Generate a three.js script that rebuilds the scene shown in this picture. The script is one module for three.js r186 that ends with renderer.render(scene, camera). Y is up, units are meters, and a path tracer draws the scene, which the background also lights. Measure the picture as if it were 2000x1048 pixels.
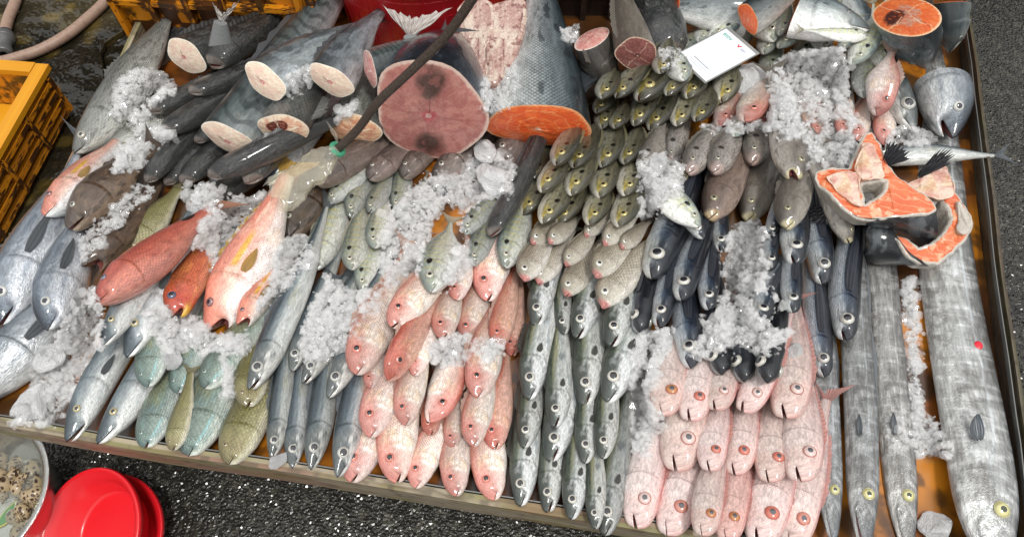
import * as THREE from 'three';
import { mergeGeometries } from 'three/addons/utils/BufferGeometryUtils.js';

// ---------------------------------------------------------------- camera, sky, sun, exposure
const scene = new THREE.Scene();
const IW = 2000, IH = 1048, FOCAL = 1455, PITCH = 60 * Math.PI / 180;
const TY = 0.20;                                  // height of the tray floor above the ground
const CAM = new THREE.Vector3(0, TY + 1.2, 0);
const camera = new THREE.PerspectiveCamera(2 * Math.atan(IH / 2 / FOCAL) * 180 / Math.PI, IW / IH, 0.05, 200);
camera.position.copy(CAM);
camera.up.set(0, Math.cos(PITCH), -Math.sin(PITCH));
camera.lookAt(CAM.x, CAM.y - Math.sin(PITCH), CAM.z - Math.cos(PITCH));
const renderer = new THREE.WebGLRenderer({ antialias: true });
renderer.toneMapping = THREE.LinearToneMapping;
renderer.toneMappingExposure = 1.22;
renderer.shadowMap.enabled = true;
{ // overcast sky: brighter towards the zenith, soft cloud structure
  const w = 256, h = 128, d = new Float32Array(w * h * 4);
  for (let j = 0; j < h; j++) for (let i = 0; i < w; i++) {
    const el = (j + .5) / h * Math.PI - Math.PI / 2, az = i / w * Math.PI * 2;
    let L = el > 0 ? .38 + .77 * Math.sin(el) : .12;
    if (el > 0) L *= 1 + .16 * Math.sin(az * 2 + 1.3 + 3 * Math.sin(el * 3)) * Math.cos(el) + .1 * Math.sin(az * 5 + el * 9) * Math.cos(el);
    const o = (j * w + i) * 4; d[o] = L; d[o + 1] = L; d[o + 2] = L * 1.0; d[o + 3] = 1;
  }
  const sky = new THREE.DataTexture(d, w, h, THREE.RGBAFormat, THREE.FloatType);
  sky.mapping = THREE.EquirectangularReflectionMapping; sky.magFilter = sky.minFilter = THREE.LinearFilter; sky.needsUpdate = true;
  scene.background = sky; scene.environment = sky;
}
const sun = new THREE.DirectionalLight(new THREE.Color(1, .97, .92), 1.5);
sun.position.set(.9, 4.2, .35); sun.target.position.set(0, .2, -.8);
sun.shadow.radius = 20; sun.shadow.camera.left = sun.shadow.camera.bottom = -3; sun.shadow.camera.right = sun.shadow.camera.top = 3;
sun.shadow.mapSize.set(2048, 2048);
scene.add(sun, sun.target);

// ---------------------------------------------------------------- helpers
let seed = 20240611;
const rnd = () => { seed = (seed * 1664525 + 1013904223) >>> 0; return seed / 4294967296; };
const rr = (a, b) => a + (b - a) * rnd();
const clamp = (x, a = 0, b = 1) => Math.min(b, Math.max(a, x));
const ss = (a, b, x) => { const t = clamp((x - a) / (b - a)); return t * t * (3 - 2 * t); };
const lerp = (a, b, t) => a + (b - a) * t;
const mix = (a, b, t) => [a[0] + (b[0] - a[0]) * t, a[1] + (b[1] - a[1]) * t, a[2] + (b[2] - a[2]) * t];
const hash = (x, y) => { let h = (x * 374761393 + y * 668265263) | 0; h = Math.imul(h ^ (h >>> 13), 1274126177); return ((h ^ (h >>> 16)) >>> 0) / 4294967296; };
const vnoise = (x, y) => {
  const xi = Math.floor(x), yi = Math.floor(y), u = ss(0, 1, x - xi), v = ss(0, 1, y - yi);
  return lerp(lerp(hash(xi, yi), hash(xi + 1, yi), u), lerp(hash(xi, yi + 1), hash(xi + 1, yi + 1), u), v);
};
const fbm = (x, y, o = 4) => { let s = 0, a = .5, n = 0; for (let i = 0; i < o; i++) { s += a * vnoise(x, y); n += a; a *= .5; x = x * 2.03 + 17.1; y = y * 2.03 + 5.7; } return s / n; };
const pnoise = (x, y, px, py) => {               // repeats every px, py
  const xi = Math.floor(x), yi = Math.floor(y), u = ss(0, 1, x - xi), v = ss(0, 1, y - yi), m = (a, n) => ((a % n) + n) % n;
  return lerp(lerp(hash(m(xi, px), m(yi, py)), hash(m(xi + 1, px), m(yi, py)), u), lerp(hash(m(xi, px), m(yi + 1, py)), hash(m(xi + 1, px), m(yi + 1, py)), u), v);
};
function tex(w, h, f, srgb = true, wrap = true) {
  const d = new Uint8Array(w * h * 4);
  for (let j = 0; j < h; j++) for (let i = 0; i < w; i++) {
    const c = f((i + .5) / w, (j + .5) / h), o = (j * w + i) * 4;
    for (let k = 0; k < 3; k++) d[o + k] = clamp(c[k], 0, 255);
    d[o + 3] = 255;
  }
  const t = new THREE.DataTexture(d, w, h);
  t.magFilter = THREE.LinearFilter; t.minFilter = THREE.LinearMipmapLinearFilter; t.generateMipmaps = true;
  if (wrap) t.wrapS = t.wrapT = THREE.RepeatWrapping;
  if (srgb) t.colorSpace = THREE.SRGBColorSpace;
  t.needsUpdate = true; return t;
}
const rep = (t, x, y) => { const c = t.clone(); c.repeat.set(x, y); c.needsUpdate = true; return c; };
const names = {};
const numbered = n => { const k = names[n] = (names[n] ?? -1) + 1; return k ? n + '_' + String(k).padStart(3, '0') : n; };
function thing(name, label, category, group, kind) {
  const g = new THREE.Group(); g.name = numbered(name); g.userData = { label, category };
  if (group) g.userData.group = group;
  if (kind) g.userData.kind = kind;
  scene.add(g); return g;
}
function obj(name, geo, mat, parent) { const m = new THREE.Mesh(geo, mat); m.name = name; parent.add(m); return m; }
const RIGHT = new THREE.Vector3(1, 0, 0), FWD = new THREE.Vector3(0, -Math.sin(PITCH), -Math.cos(PITCH)), UPV = new THREE.Vector3(0, Math.cos(PITCH), -Math.sin(PITCH));
const V = (x, y, z) => new THREE.Vector3(x, y, z);
const dirOf = (px, py) => FWD.clone().multiplyScalar(FOCAL).addScaledVector(RIGHT, px - IW / 2).addScaledVector(UPV, IH / 2 - py);
const at = (px, py, y) => { const d = dirOf(px, py); return d.multiplyScalar((y - CAM.y) / d.y).add(CAM); };   // survey point -> metres at height y
const metres = (p, px) => px / FOCAL * p.clone().sub(CAM).dot(FWD);
const std = (o) => new THREE.MeshPhysicalMaterial(o);
const lin = (r, g, b) => new THREE.Color().setRGB(r, g, b);

// ---------------------------------------------------------------- ground
const gritBump = tex(1024, 1024, (u, v) => {        // broken facets of wet stone chips, 5 mm each
  const n = 210, X = u * n, Y = v * n, xi = Math.floor(X), yi = Math.floor(Y); let bd = 9, h = 0;
  for (let j = -1; j <= 1; j++) for (let i = -1; i <= 1; i++) {
    const cx = ((xi + i) % n + n) % n, cy = ((yi + j) % n + n) % n, dx = X - xi - i - .15 - .7 * hash(cx, cy), dy = Y - yi - j - .15 - .7 * hash(cx + 991, cy), d = dx * dx + dy * dy * 1.3;
    if (d < bd) { bd = d; h = .5 + (dx * (hash(cx, cy + 77) - .5) + dy * (hash(cx + 55, cy) - .5)) * .9 + .3 * (hash(cx + 7, cy + 3) - .5) * .4; }
  }
  const g = 255 * clamp(h * .8 + .2 * pnoise(u * 16, v * 16, 16, 16)); return [g, g, g];
}, false);
const gritColor = tex(512, 512, (u, v) => {
  const a = pnoise(u * 160, v * 160, 160, 160), c = pnoise(u * 9, v * 9, 9, 9), e = pnoise(u * 40, v * 40, 40, 40);
  const g = 26 + 32 * ss(.45, .9, a) + 14 * c + 8 * e; return [g * 1.03, g, g * .88];
});
const asphalt = std({ map: rep(gritColor, 22, 22), bumpMap: rep(gritBump, 22, 22), bumpScale: .006, roughness: .17, clearcoat: 0 });
{
  const g = new THREE.PlaneGeometry(24, 24); g.rotateX(-Math.PI / 2);
  const m = obj('ground', g, asphalt, scene); m.userData = { kind: 'structure', label: 'wet dark asphalt under and around the fish tray', category: 'ground' };
}
const slabBump = tex(512, 512, (u, v) => { const a = pnoise(u * 6, v * 14, 6, 14), b = pnoise(u * 90, v * 90, 90, 90), c = pnoise(u * 20, v * 26, 20, 26); const g = 255 * (a * .6 + b * .1 + c * .3); return [g, g, g]; }, false);
const slabColor = tex(512, 512, (u, v) => { const a = pnoise(u * 5, v * 5, 5, 5), b = pnoise(u * 60, v * 60, 60, 60), c = pnoise(u * 17, v * 17, 17, 17); const g = 20 + 30 * ss(.4, .9, a) + 14 * b; return [g * 1.12 + 34 * ss(.5, .8, c), g * 1.0 + 27 * ss(.5, .8, c), g * .7 + 6 * ss(.5, .8, c)]; });
const slabMat = std({ map: rep(slabColor, 1.4, 1.4), bumpMap: rep(slabBump, 1.6, 1.6), bumpScale: .02, roughness: .2, clearcoat: .4, clearcoatRoughness: .1 });
function polyPlate(pts, y, depth, bevel) {        // pts in world xz, top at y
  const s = new THREE.Shape(pts.map(p => new THREE.Vector2(p.x, -p.z)));
  const g = new THREE.ExtrudeGeometry(s, { depth: depth - bevel, bevelEnabled: bevel > 0, bevelThickness: bevel, bevelSize: bevel * .8, bevelSegments: 2 });
  g.rotateX(-Math.PI / 2); g.translate(0, y - depth, 0); return g;
}
{
  const crack = [[302, 12], [280, 30], [252, 44], [238, 62], [205, 84], [196, 104], [203, 150], [190, 240], [170, 330], [130, 420], [60, 520], [-60, 640]];
  const a = [[-260, 640], [-260, -260], [330, -260], [330, -20], ...crack.map(([x, y]) => [x - 2, y - 2])].map(([x, y]) => at(x, y, .03));
  const b = [...crack.map(([x, y]) => [x + 7, y + 8]), [40, 640], [300, 460], [480, 200], [520, -120], [350, -120]].map(([x, y]) => at(x, y, .012));
  obj('paving_slab', polyPlate(a, .03, .03, .0015), slabMat, scene).userData = { kind: 'structure', label: 'wet black stone slab under the yellow crate and hose', category: 'paving slab' };
  obj('paving_slab_001', polyPlate(b, .014, .014, .001), slabMat, scene).userData = { kind: 'structure', label: 'lower wet stone slab beyond the crack', category: 'paving slab' };
  names.paving_slab = 1;
}

// ---------------------------------------------------------------- tray
const RIM = .042;
const cFL = at(-75, 822, TY), cFR = at(2003, 1157, TY), cBR = at(1860, -40, TY), cBL = at(345, -60, TY);
const woodTex = tex(512, 128, (u, v) => {
  const g = fbm(u * 4, v * 26, 4), k = fbm(u * 30 + 9, v * 60, 3), al = ss(.5, .72, fbm(u * 11 + 3, v * 3, 3)), rd = ss(.52, .75, fbm(u * 6 + 40, v * 2, 2)), st = ss(.55, .8, fbm(u * 60, v * 9 + 70, 2));
  let c = mix([128, 116, 96], [176, 164, 142], g); c = mix(c, [70, 60, 46], .5 * ss(.5, .8, k));
  c = mix(c, [112, 112, 58], al * .55); c = mix(c, [122, 74, 56], rd * .4); return mix(c, [74, 66, 54], st * .45);
});
const woodBump = tex(512, 128, (u, v) => { const g = 255 * (.6 * fbm(u * 6, v * 40, 3) + .4 * fbm(u * 60, v * 40, 2)); return [g, g, g]; }, false);
const wood = std({ map: woodTex, bumpMap: woodBump, bumpScale: .002, roughness: .55 });
const sheet = std({ color: lin(.2, .2, .19), metalness: .8, roughness: .38 });
const floorTex = tex(512, 512, (u, v) => {
  const a = fbm(u * 7, v * 7, 4), b = fbm(u * 40, v * 40, 3); let c = mix([186, 116, 24], [120, 66, 18], ss(.35, .65, a)); c = mix(c, [44, 28, 16], .75 * ss(.42, .62, fbm(u * 13 + 40, v * 13, 3))); return mix(c, [60, 36, 16], .6 * ss(.5, .75, b));
});
const floorMat = std({ map: floorTex, roughness: .3, clearcoat: .5, clearcoatRoughness: .15 });
function board(a, b, w, h, y, uvLen = 1) {          // box from a to b, w thick to the left of the run, bottom at y
  const len = Math.hypot(b.x - a.x, b.z - a.z), n = Math.max(2, Math.round(len / .05)), g = new THREE.BoxGeometry(len, h, w, n, 2, 1), p = g.attributes.position, uv = g.attributes.uv;
  for (let i = 0; i < p.count; i++) { uv.setXY(i, (p.getX(i) + len / 2) / 1.2 * uvLen, (p.getY(i) / h + .5) + p.getZ(i) * 3); }
  for (let i = 0; i < p.count; i++) { const x = p.getX(i); p.setZ(i, p.getZ(i) + .0035 * (fbm(x * 4 + 31, 2, 2) - .5) * 2); p.setY(i, p.getY(i) + .003 * (fbm(x * 7 + 3, 9, 2) - .5) * 2); }
  g.computeVertexNormals();
  g.rotateY(-Math.atan2(b.z - a.z, b.x - a.x)); g.translate((a.x + b.x) / 2, y + h / 2, (a.z + b.z) / 2); return g;
}
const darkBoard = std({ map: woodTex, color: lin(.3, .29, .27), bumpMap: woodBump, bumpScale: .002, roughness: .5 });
const tray = thing('display_tray', 'wide low wooden tray with weathered rim holding all the fish', 'tray');
{
  const ins = (p, k) => p.clone().lerp(V(.1, TY, -.75), k);
  obj('tray_floor', polyPlate([cFL, cFR, cBR, cBL].map(p => ins(p, .004)), TY, .018, .003), floorMat, tray);
  const rim = (name, a, b, m, w, h) => obj(name, board(a, b, w, h, TY - .024), m, tray);
  rim('front_board', cFL, cFR, wood, .014, RIM + .024);
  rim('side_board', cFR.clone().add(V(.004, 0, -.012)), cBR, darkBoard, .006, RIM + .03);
  rim('side_board', cBL, cFL.clone().add(V(.004, 0, -.012)), wood, .012, RIM + .02);
  rim('back_board', cBR.clone().add(V(-.01, 0, 0)), cBL.clone().add(V(.01, 0, 0)), wood, .012, RIM + .02);
  const lip = (a, b, off) => obj('metal_lip', board(a.clone().add(off), b.clone().add(off), .0018, .009, TY + RIM - .006), sheet, tray);
  lip(cFL, cFR, V(0.001, 0, -.0093)); lip(cFR, cBR, V(-.0052, .0105, -.02));
  for (const [u, v] of [[.06, .12], [.94, .12], [.06, .9], [.94, .9], [.5, .5]]) {
    const p = cFL.clone().lerp(cFR, u).lerp(cBL.clone().lerp(cBR, u), v), g = new THREE.CylinderGeometry(.03, .035, TY - .018, 12); g.translate(p.x, (TY - .018) / 2, p.z); obj('leg', g, wood, tray);
  }
}

// ---------------------------------------------------------------- relief of everything lying in the tray (metres), so that things rest on one another
const CELL = .006, GX0 = -1.7, GZ0 = -2.9, GNX = 580, GNZ = 520, relief = new Float32Array(GNX * GNZ);
const inQuad = (x, z, q) => { let s = true; for (let i = 0; i < 4; i++) { const a = q[i], b = q[(i + 1) % 4]; if ((b.x - a.x) * (z - a.z) - (b.z - a.z) * (x - a.x) > 0) s = false; } return s; };
const quad = [cFL, cFR, cBR, cBL];
for (let j = 0; j < GNZ; j++) for (let i = 0; i < GNX; i++) {
  const x = GX0 + i * CELL, z = GZ0 + j * CELL; let y = 0;
  if (inQuad(x, z, quad)) y = TY;
  relief[j * GNX + i] = y;
}
function raise(x, z, y) { const i = Math.round((x - GX0) / CELL), j = Math.round((z - GZ0) / CELL); if (i >= 0 && j >= 0 && i < GNX && j < GNZ) { const k = j * GNX + i; if (relief[k] < y) relief[k] = y; } }
const level = (x, z) => { const i = Math.round((x - GX0) / CELL), j = Math.round((z - GZ0) / CELL); return i >= 0 && j >= 0 && i < GNX && j < GNZ ? relief[j * GNX + i] : 0; };
for (let i = 0; i < 4; i++) { const a = quad[i], b = quad[(i + 1) % 4]; for (let s = 0; s <= 1; s += .001) for (let d = -.006; d <= .006; d += .006) raise(lerp(a.x, b.x, s) + d, lerp(a.z, b.z, s) + d, TY + (i === 3 ? RIM - .01 : RIM)); }

// ---------------------------------------------------------------- fish
const scaleBump = tex(256, 256, (u, v) => {      // overlapping scales, 8 x 8 per tile
  let best = 0; const X = u * 8, Y = v * 8;
  for (let j = -1; j <= 1; j++) for (let i = -1; i <= 2; i++) {
    const row = Math.floor(Y) + j, off = ((row % 2) + 2) % 2 ? .5 : 0, cx = Math.floor(X) + i + off, dx = (X - cx) / .62, dy = (Y - row - .5) / .62, r = dx * dx + dy * dy;
    if (r < 1) best = Math.max(best, (1 - r) * .5 + .5 * clamp(.5 + dx * .5));
  }
  const g = 255 * best; return [g, g, g];
}, false);
const skinBump = tex(256, 256, (u, v) => { const g = 255 * (.5 * pnoise(u * 24, v * 24, 24, 24) + .3 * pnoise(u * 60, v * 50, 60, 50) + .2 * pnoise(u * 8, v * 6, 8, 6)); return [g, g, g]; }, false);
const finBump = tex(64, 256, (u, v) => { const g = 255 * (.5 + .5 * Math.sin(v * Math.PI * 2 * 16)) * (.6 + .4 * pnoise(u * 4, v * 16, 4, 16)); return [g, g, g]; }, false);

// profiles: t, height above axis, height below, half width (fractions of body length)
const P = {
  mackerel: [[0, .014, .014, .030], [.03, .036, .040, .040], [.08, .058, .064, .048], [.14, .076, .084, .054], [.22, .091, .099, .059], [.34, .098, .104, .062], [.46, .100, .104, .062], [.6, .088, .09, .054], [.75, .06, .06, .038], [.9, .026, .026, .018], [1, .016, .016, .010]],
  slim: [[0, .010, .010, .022], [.03, .025, .029, .031], [.08, .045, .050, .040], [.15, .062, .069, .047], [.25, .074, .082, .053], [.4, .078, .084, .056], [.55, .074, .078, .052], [.7, .058, .06, .042], [.86, .03, .03, .022], [1, .015, .015, .010]],
  bream: [[0, .020, .018, .032], [.03, .062, .048, .046], [.07, .100, .074, .058], [.13, .134, .098, .067], [.22, .158, .114, .075], [.34, .174, .134, .080], [.5, .158, .128, .072], [.68, .108, .088, .050], [.86, .05, .045, .024], [1, .036, .036, .012]],
  redeye: [[0, .030, .026, .048], [.03, .068, .062, .062], [.07, .094, .086, .072], [.13, .114, .106, .080], [.22, .127, .122, .086], [.34, .130, .126, .086], [.5, .118, .118, .076], [.68, .084, .086, .052], [.86, .044, .044, .026], [1, .032, .032, .012]],
  parrot: [[0, .03, .028, .030], [.03, .068, .058, .046], [.07, .104, .088, .058], [.13, .136, .118, .070], [.22, .162, .144, .080], [.36, .172, .156, .084], [.52, .156, .142, .074], [.7, .108, .100, .052], [.86, .066, .062, .030], [1, .056, .056, .016]],
  trevally: [[0, .014, .014, .024], [.03, .046, .042, .040], [.07, .080, .072, .052], [.14, .114, .108, .064], [.24, .146, .142, .074], [.38, .156, .156, .078], [.54, .138, .140, .068], [.7, .094, .096, .048], [.86, .036, .036, .022], [1, .018, .018, .012]],
  mojarra: [[0, .014, .014, .026], [.025, .03, .026, .034], [.05, .072, .046, .044], [.1, .124, .080, .056], [.2, .176, .126, .066], [.34, .190, .158, .070], [.5, .168, .150, .062], [.68, .112, .106, .044], [.86, .048, .046, .022], [1, .034, .034, .012]],
  flying: [[0, .014, .014, .034], [.03, .038, .042, .050], [.08, .060, .066, .060], [.15, .068, .078, .064], [.25, .080, .092, .070], [.4, .082, .096, .070], [.55, .076, .086, .060], [.7, .06, .064, .046], [.86, .034, .034, .026], [1, .02, .02, .012]],
  belt: [[0, .004, .004, 0.0036], [.02, .014, .016, 0.0072], [.05, .024, .028, 0.0102], [.09, .033, .036, 0.0126], [.15, .037, .038, 0.0132], [.3, .038, .038, 0.0126], [.6, .034, .034, 0.0108], [.85, .018, .018, 0.0060], [1, .004, .004, 0.0018]],
  tuna: [[0, .012, .012, .030], [.04, .042, .044, .056], [.1, .078, .082, .082], [.18, .112, .114, .104], [.28, .136, .136, .118], [.4, .140, .142, .120], [.55, .118, .120, .100], [.7, .078, .08, .066], [.85, .036, .036, .034], [.95, .018, .018, .020], [1, .016, .016, .012]],
  dark: [[0, .014, .012, .044], [.02, .03, .026, .062], [.05, .044, .038, .076], [.1, .060, .054, .088], [.18, .074, .072, .092], [.3, .084, .084, .090], [.5, .084, .084, .080], [.7, .072, .07, .060], [.88, .05, .048, .034], [1, .036, .036, .016]],
  grouper: [[0, .022, .020, .044], [.03, .05, .044, .058], [.08, .078, .074, .074], [.15, .110, .100, .086], [.25, .138, .122, .094], [.4, .142, .128, .094], [.56, .122, .112, .080], [.72, .086, .08, .056], [.87, .052, .05, .032], [1, .044, .044, .014]],
  salmon: [[0, .014, .014, 0.0272], [.04, .040, .042, 0.0416], [.1, .068, .072, 0.0528], [.18, .094, .100, 0.0624], [.3, .116, .122, 0.0704], [.42, .120, .126, 0.0720], [.58, .104, .106, 0.0624], [.74, .07, .068, 0.0416], [.88, .042, .04, 0.0240], [1, .036, .036, 0.0144]],
};
function prof(p, t) {
  let i = 0; while (i < p.length - 2 && t > p[i + 1][0]) i++;
  const a = p[Math.max(0, i - 1)], b = p[i], c = p[i + 1], d = p[Math.min(p.length - 1, i + 2)], h = c[0] - b[0], u = clamp((t - b[0]) / h), out = [];
  for (let k = 1; k < 4; k++) {
    const m0 = i ? (c[k] - a[k]) / (c[0] - a[0]) * h : (c[k] - b[k]) * 1.3, m1 = i + 2 < p.length ? (d[k] - b[k]) / (d[0] - b[0]) * h : (c[k] - b[k]);
    out.push((2 * u ** 3 - 3 * u * u + 1) * b[k] + (u ** 3 - 2 * u * u + u) * m0 + (-2 * u ** 3 + 3 * u * u) * c[k] + (u ** 3 - u * u) * m1);
  }
  return out;
}
const N = (t, v, a, b, s) => fbm(t * a + s, v * b + s * 1.7, 3);
const grad = (v, ...st) => { let i = 0; while (i < st.length - 2 && v > st[i + 1][0]) i++; return mix(st[i][1], st[i + 1][1], ss(st[i][0], st[i + 1][0], v)); };
// pigment: t along the body (0 snout, 1 tail root), v round it (0 back, 1 belly), sRGB
const paint = {
  mackerel(t, v) {
    let c = grad(v, [.12, [46, 54, 46]], [.28, [82, 92, 78]], [.37, [140, 146, 134]], [.48, [190, 194, 190]], [.7, [214, 216, 212]], [1, [234, 232, 226]]);
    c = mix(c, [30, 36, 34], .5 * ss(.54, .7, N(t * 2, v, 16, 22, 3)) * ss(.38, .24, v) * ss(.2, .3, t));
    c = mix(c, [168, 158, 104], .4 * ss(.56, .76, N(t, v, 5, 8, 9)) * ss(.52, .36, v)); c = mix(c, [134, 146, 152], .45 * ss(.5, .7, N(t, v, 7, 9, 19)) * ss(.3, .5, v));
    const h = ss(.28, .22, t); c = mix(c, mix([62, 68, 64], [206, 208, 206], ss(.24, .55, v + (N(t, v, 24, 12, 5) - .5) * .5)), h * .9);
    return mix(c, [90, 94, 94], .25 * ss(.56, .72, N(t, v, 30, 16, 12)));
  },
  bluescad(t, v) {
    let c = grad(v, [.1, [38, 46, 52]], [.28, [70, 82, 90]], [.4, [122, 132, 136]], [.54, [186, 190, 188]], [1, [224, 224, 218]]);
    c = mix(c, [64, 78, 84], .5 * ss(.5, .7, N(t, v, 14, 9, 2)) * ss(.5, .2, v)); c = mix(c, [176, 170, 120], .3 * ss(.55, .75, N(t, v, 8, 10, 6)) * ss(.2, .4, v) * ss(.7, .5, v));
    return mix(c, mix([90, 96, 96], [205, 205, 200], ss(.3, .7, v + (N(t, v, 22, 12, 4) - .5) * .6)), ss(.24, .18, t));
  },
  bream(t, v) {
    let c = grad(v, [.03, [176, 100, 86]], [.16, [196, 140, 126]], [.32, [208, 180, 168]], [.52, [222, 208, 198]], [1, [234, 228, 220]]);
    c = mix(c, [196, 100, 82], .4 * ss(.5, .7, N(t, v, 5, 4, 1)) * ss(.75, .35, v)); c = mix(c, [236, 206, 160], .35 * ss(.56, .74, N(t, v, 7, 5, 8)));
    c = mix(c, [244, 238, 232], .5 * ss(.5, .66, N(t, v, 40, 6, 21)) * ss(.3, .5, v));
    const h = ss(.25, .17, t); return mix(c, mix([194, 126, 116], [226, 200, 192], ss(.25, .8, v + (N(t, v, 14, 8, 4) - .5) * .5)), h * .8);
  },
  redeye(t, v) {
    let c = grad(v, [.01, [216, 96, 96]], [.07, [222, 172, 166]], [.2, [222, 198, 192]], [.5, [228, 212, 206]], [1, [236, 226, 220]]);
    c = mix(c, [206, 140, 132], .34 * ss(.5, .72, N(t, v, 6, 5, 1))); c = mix(c, [186, 168, 168], .4 * ss(.52, .7, N(t, v, 12, 12, 11)));
    return mix(c, mix([216, 178, 170], [236, 220, 212], N(t, v, 14, 10, 7)), ss(.24, .16, t) * .7);
  },
  parrot(t, v) {
    let c = grad(v, [.05, [66, 80, 78]], [.3, [92, 108, 100]], [.55, [126, 142, 132]], [.74, [174, 186, 178]], [.86, [214, 222, 214]], [1, [232, 232, 226]]);
    c = mix(c, [140, 136, 92], .45 * ss(.48, .7, N(t, v, 4, 4, 3)) * ss(.8, .6, v)); c = mix(c, [124, 158, 162], .35 * ss(.52, .7, N(t, v, 7, 6, 14)));
    const st = Math.abs(v - .62 - .25 * (t - .1)); c = mix(c, [150, 206, 214], .6 * ss(.035, .01, st) * ss(.3, .2, t));
    return mix(c, [104, 132, 128], ss(.16, .05, t) * .4 * ss(.8, .5, v));
  },
  olive(t, v) {
    let c = grad(v, [.05, [88, 86, 54]], [.4, [128, 124, 78]], [.62, [158, 154, 112]], [.8, [206, 202, 176]], [1, [228, 224, 208]]);
    const r = Math.floor(v * 26), sx = (t * 30 + (r % 2) * .5) % 1; c = mix(c, [84, 80, 44], .4 * ss(.3, .0, Math.min(sx, 1 - sx)) * ss(.2, .3, t) * ss(.75, .6, v));
    return mix(c, [142, 128, 96], ss(.24, .14, t) * .5 * ss(.8, .6, v));
  },
  king(t, v) {
    let c = grad(v, [.05, [54, 66, 72]], [.2, [88, 102, 110]], [.38, [146, 154, 158]], [.58, [200, 204, 204]], [1, [232, 232, 228]]);
    c = mix(c, [120, 134, 142], .35 * ss(.5, .7, N(t, v, 9, 6, 3))); c = mix(c, [56, 66, 72], .5 * ss(.2, .12, t) * ss(.42, .25, v));
    return mix(c, [226, 228, 226], .6 * ss(.2, .1, t) * ss(.5, .65, v));
  },
  tuna(t, v) {
    let c = grad(v, [.06, [46, 52, 60]], [.22, [78, 88, 98]], [.38, [132, 140, 148]], [.62, [190, 194, 198]], [1, [224, 224, 222]]);
    c = mix(c, [110, 120, 132], .5 * ss(.48, .7, N(t, v, 8, 7, 3))); c = mix(c, [224, 226, 226], .4 * ss(.55, .72, N(t, v, 16, 9, 13)) * ss(.25, .5, v));
    const l = Math.abs(v - .72 + .1 * Math.sin(t * 5)); return mix(c, [150, 158, 166], .5 * ss(.02, .005, l));
  },
  striped(t, v) {
    let c = grad(v, [.05, [48, 56, 58]], [.3, [84, 94, 94]], [.55, [128, 136, 136]], [.8, [176, 182, 182]], [1, [206, 208, 204]]);
    const s = Math.sin((t * 46 + (fbm(v * 5, t * 9, 2) - .5) * 3 + v * 3) * Math.PI); return mix(c, [34, 40, 42], .45 * ss(.2, .8, s) * ss(.75, .45, v));
  },
  plain(t, v) {
    let c = grad(v, [.05, [50, 54, 56]], [.3, [84, 90, 92]], [.55, [130, 136, 138]], [.8, [178, 182, 182]], [1, [206, 208, 204]]);
    c = mix(c, [60, 64, 66], .45 * ss(.5, .7, N(t, v, 14, 9, 3))); return mix(c, [176, 186, 194], .3 * ss(.55, .72, N(t, v, 22, 10, 23)));
  },
  dark(t, v) {
    let c = grad(v, [.1, [30, 32, 33]], [.5, [44, 46, 46]], [.7, [84, 84, 80]], [.86, [146, 142, 134]], [1, [176, 170, 160]]);
    c = mix(c, [74, 74, 70], .6 * ss(.48, .68, N(t, v, 12, 12, 3))); c = mix(c, [112, 110, 104], .4 * ss(.58, .7, N(t, v, 44, 40, 13))); return mix(c, [150, 136, 126], ss(.06, .02, t) * .7);
  },
  grouper(t, v) {
    let c = grad(v, [.1, [66, 52, 42]], [.5, [88, 70, 56]], [.8, [128, 108, 90]], [1, [160, 140, 120]]);
    c = mix(c, [44, 36, 30], .6 * ss(.48, .66, N(t, v, 11, 11, 3))); return mix(c, [136, 116, 92], .35 * ss(.55, .72, N(t, v, 18, 16, 22)));
  },
  redgoat(t, v) {
    let c = grad(v, [.05, [150, 62, 54]], [.35, [178, 88, 74]], [.6, [202, 122, 104]], [.85, [196, 130, 116]], [1, [206, 150, 136]]);
    c = mix(c, [160, 70, 62], .4 * ss(.5, .7, N(t, v, 8, 6, 4)));
    c = mix(c, [222, 158, 40], .85 * ss(.045, .02, Math.abs(v - .18)) * ss(.28, .32, t) * ss(.6, .5, t));
    const d = Math.hypot((t - .8) / .055, (v - .3) / .14); return mix(c, [30, 18, 20], ss(1.1, .8, d));
  },
  orange(t, v) {
    let c = grad(v, [.05, [112, 74, 40]], [.3, [166, 92, 56]], [.55, [206, 110, 80]], [.85, [222, 150, 120]], [1, [226, 176, 130]]);
    c = mix(c, [190, 66, 52], ss(.3, .12, t) * .75 * ss(.02, .3, v)); c = mix(c, [222, 176, 60], ss(.16, .05, t) * ss(.55, .75, v)); return mix(c, [226, 160, 80], .4 * ss(.5, .7, N(t, v, 8, 8, 4)));
  },
  pinksnapper(t, v) {
    let c = grad(v, [.03, [196, 112, 100]], [.3, [224, 144, 122]], [.5, [236, 182, 164]], [.68, [234, 222, 216]], [1, [240, 236, 230]]);
    c = mix(c, [224, 172, 50], .75 * ss(.05, .02, Math.abs(v - .42)) * ss(.3, .34, t) * ss(.6, .5, t)); c = mix(c, [240, 214, 190], .5 * ss(.5, .7, N(t, v, 7, 7, 6)));
    return mix(c, [224, 134, 112], ss(.2, .05, t) * .55 * ss(.8, .4, v));
  },
  mullet(t, v) {
    let c = grad(v, [.06, [78, 80, 76]], [.3, [112, 114, 108]], [.55, [146, 148, 142]], [.8, [190, 190, 182]], [1, [214, 212, 204]]);
    return mix(c, [74, 74, 70], .45 * ss(.52, .7, N(t, v, 34, 26, 3)));
  },
  trevally(t, v) {
    let c = grad(v, [.06, [92, 104, 104]], [.25, [134, 142, 132]], [.42, [178, 182, 166]], [.65, [206, 208, 200]], [1, [226, 226, 220]]);
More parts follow.
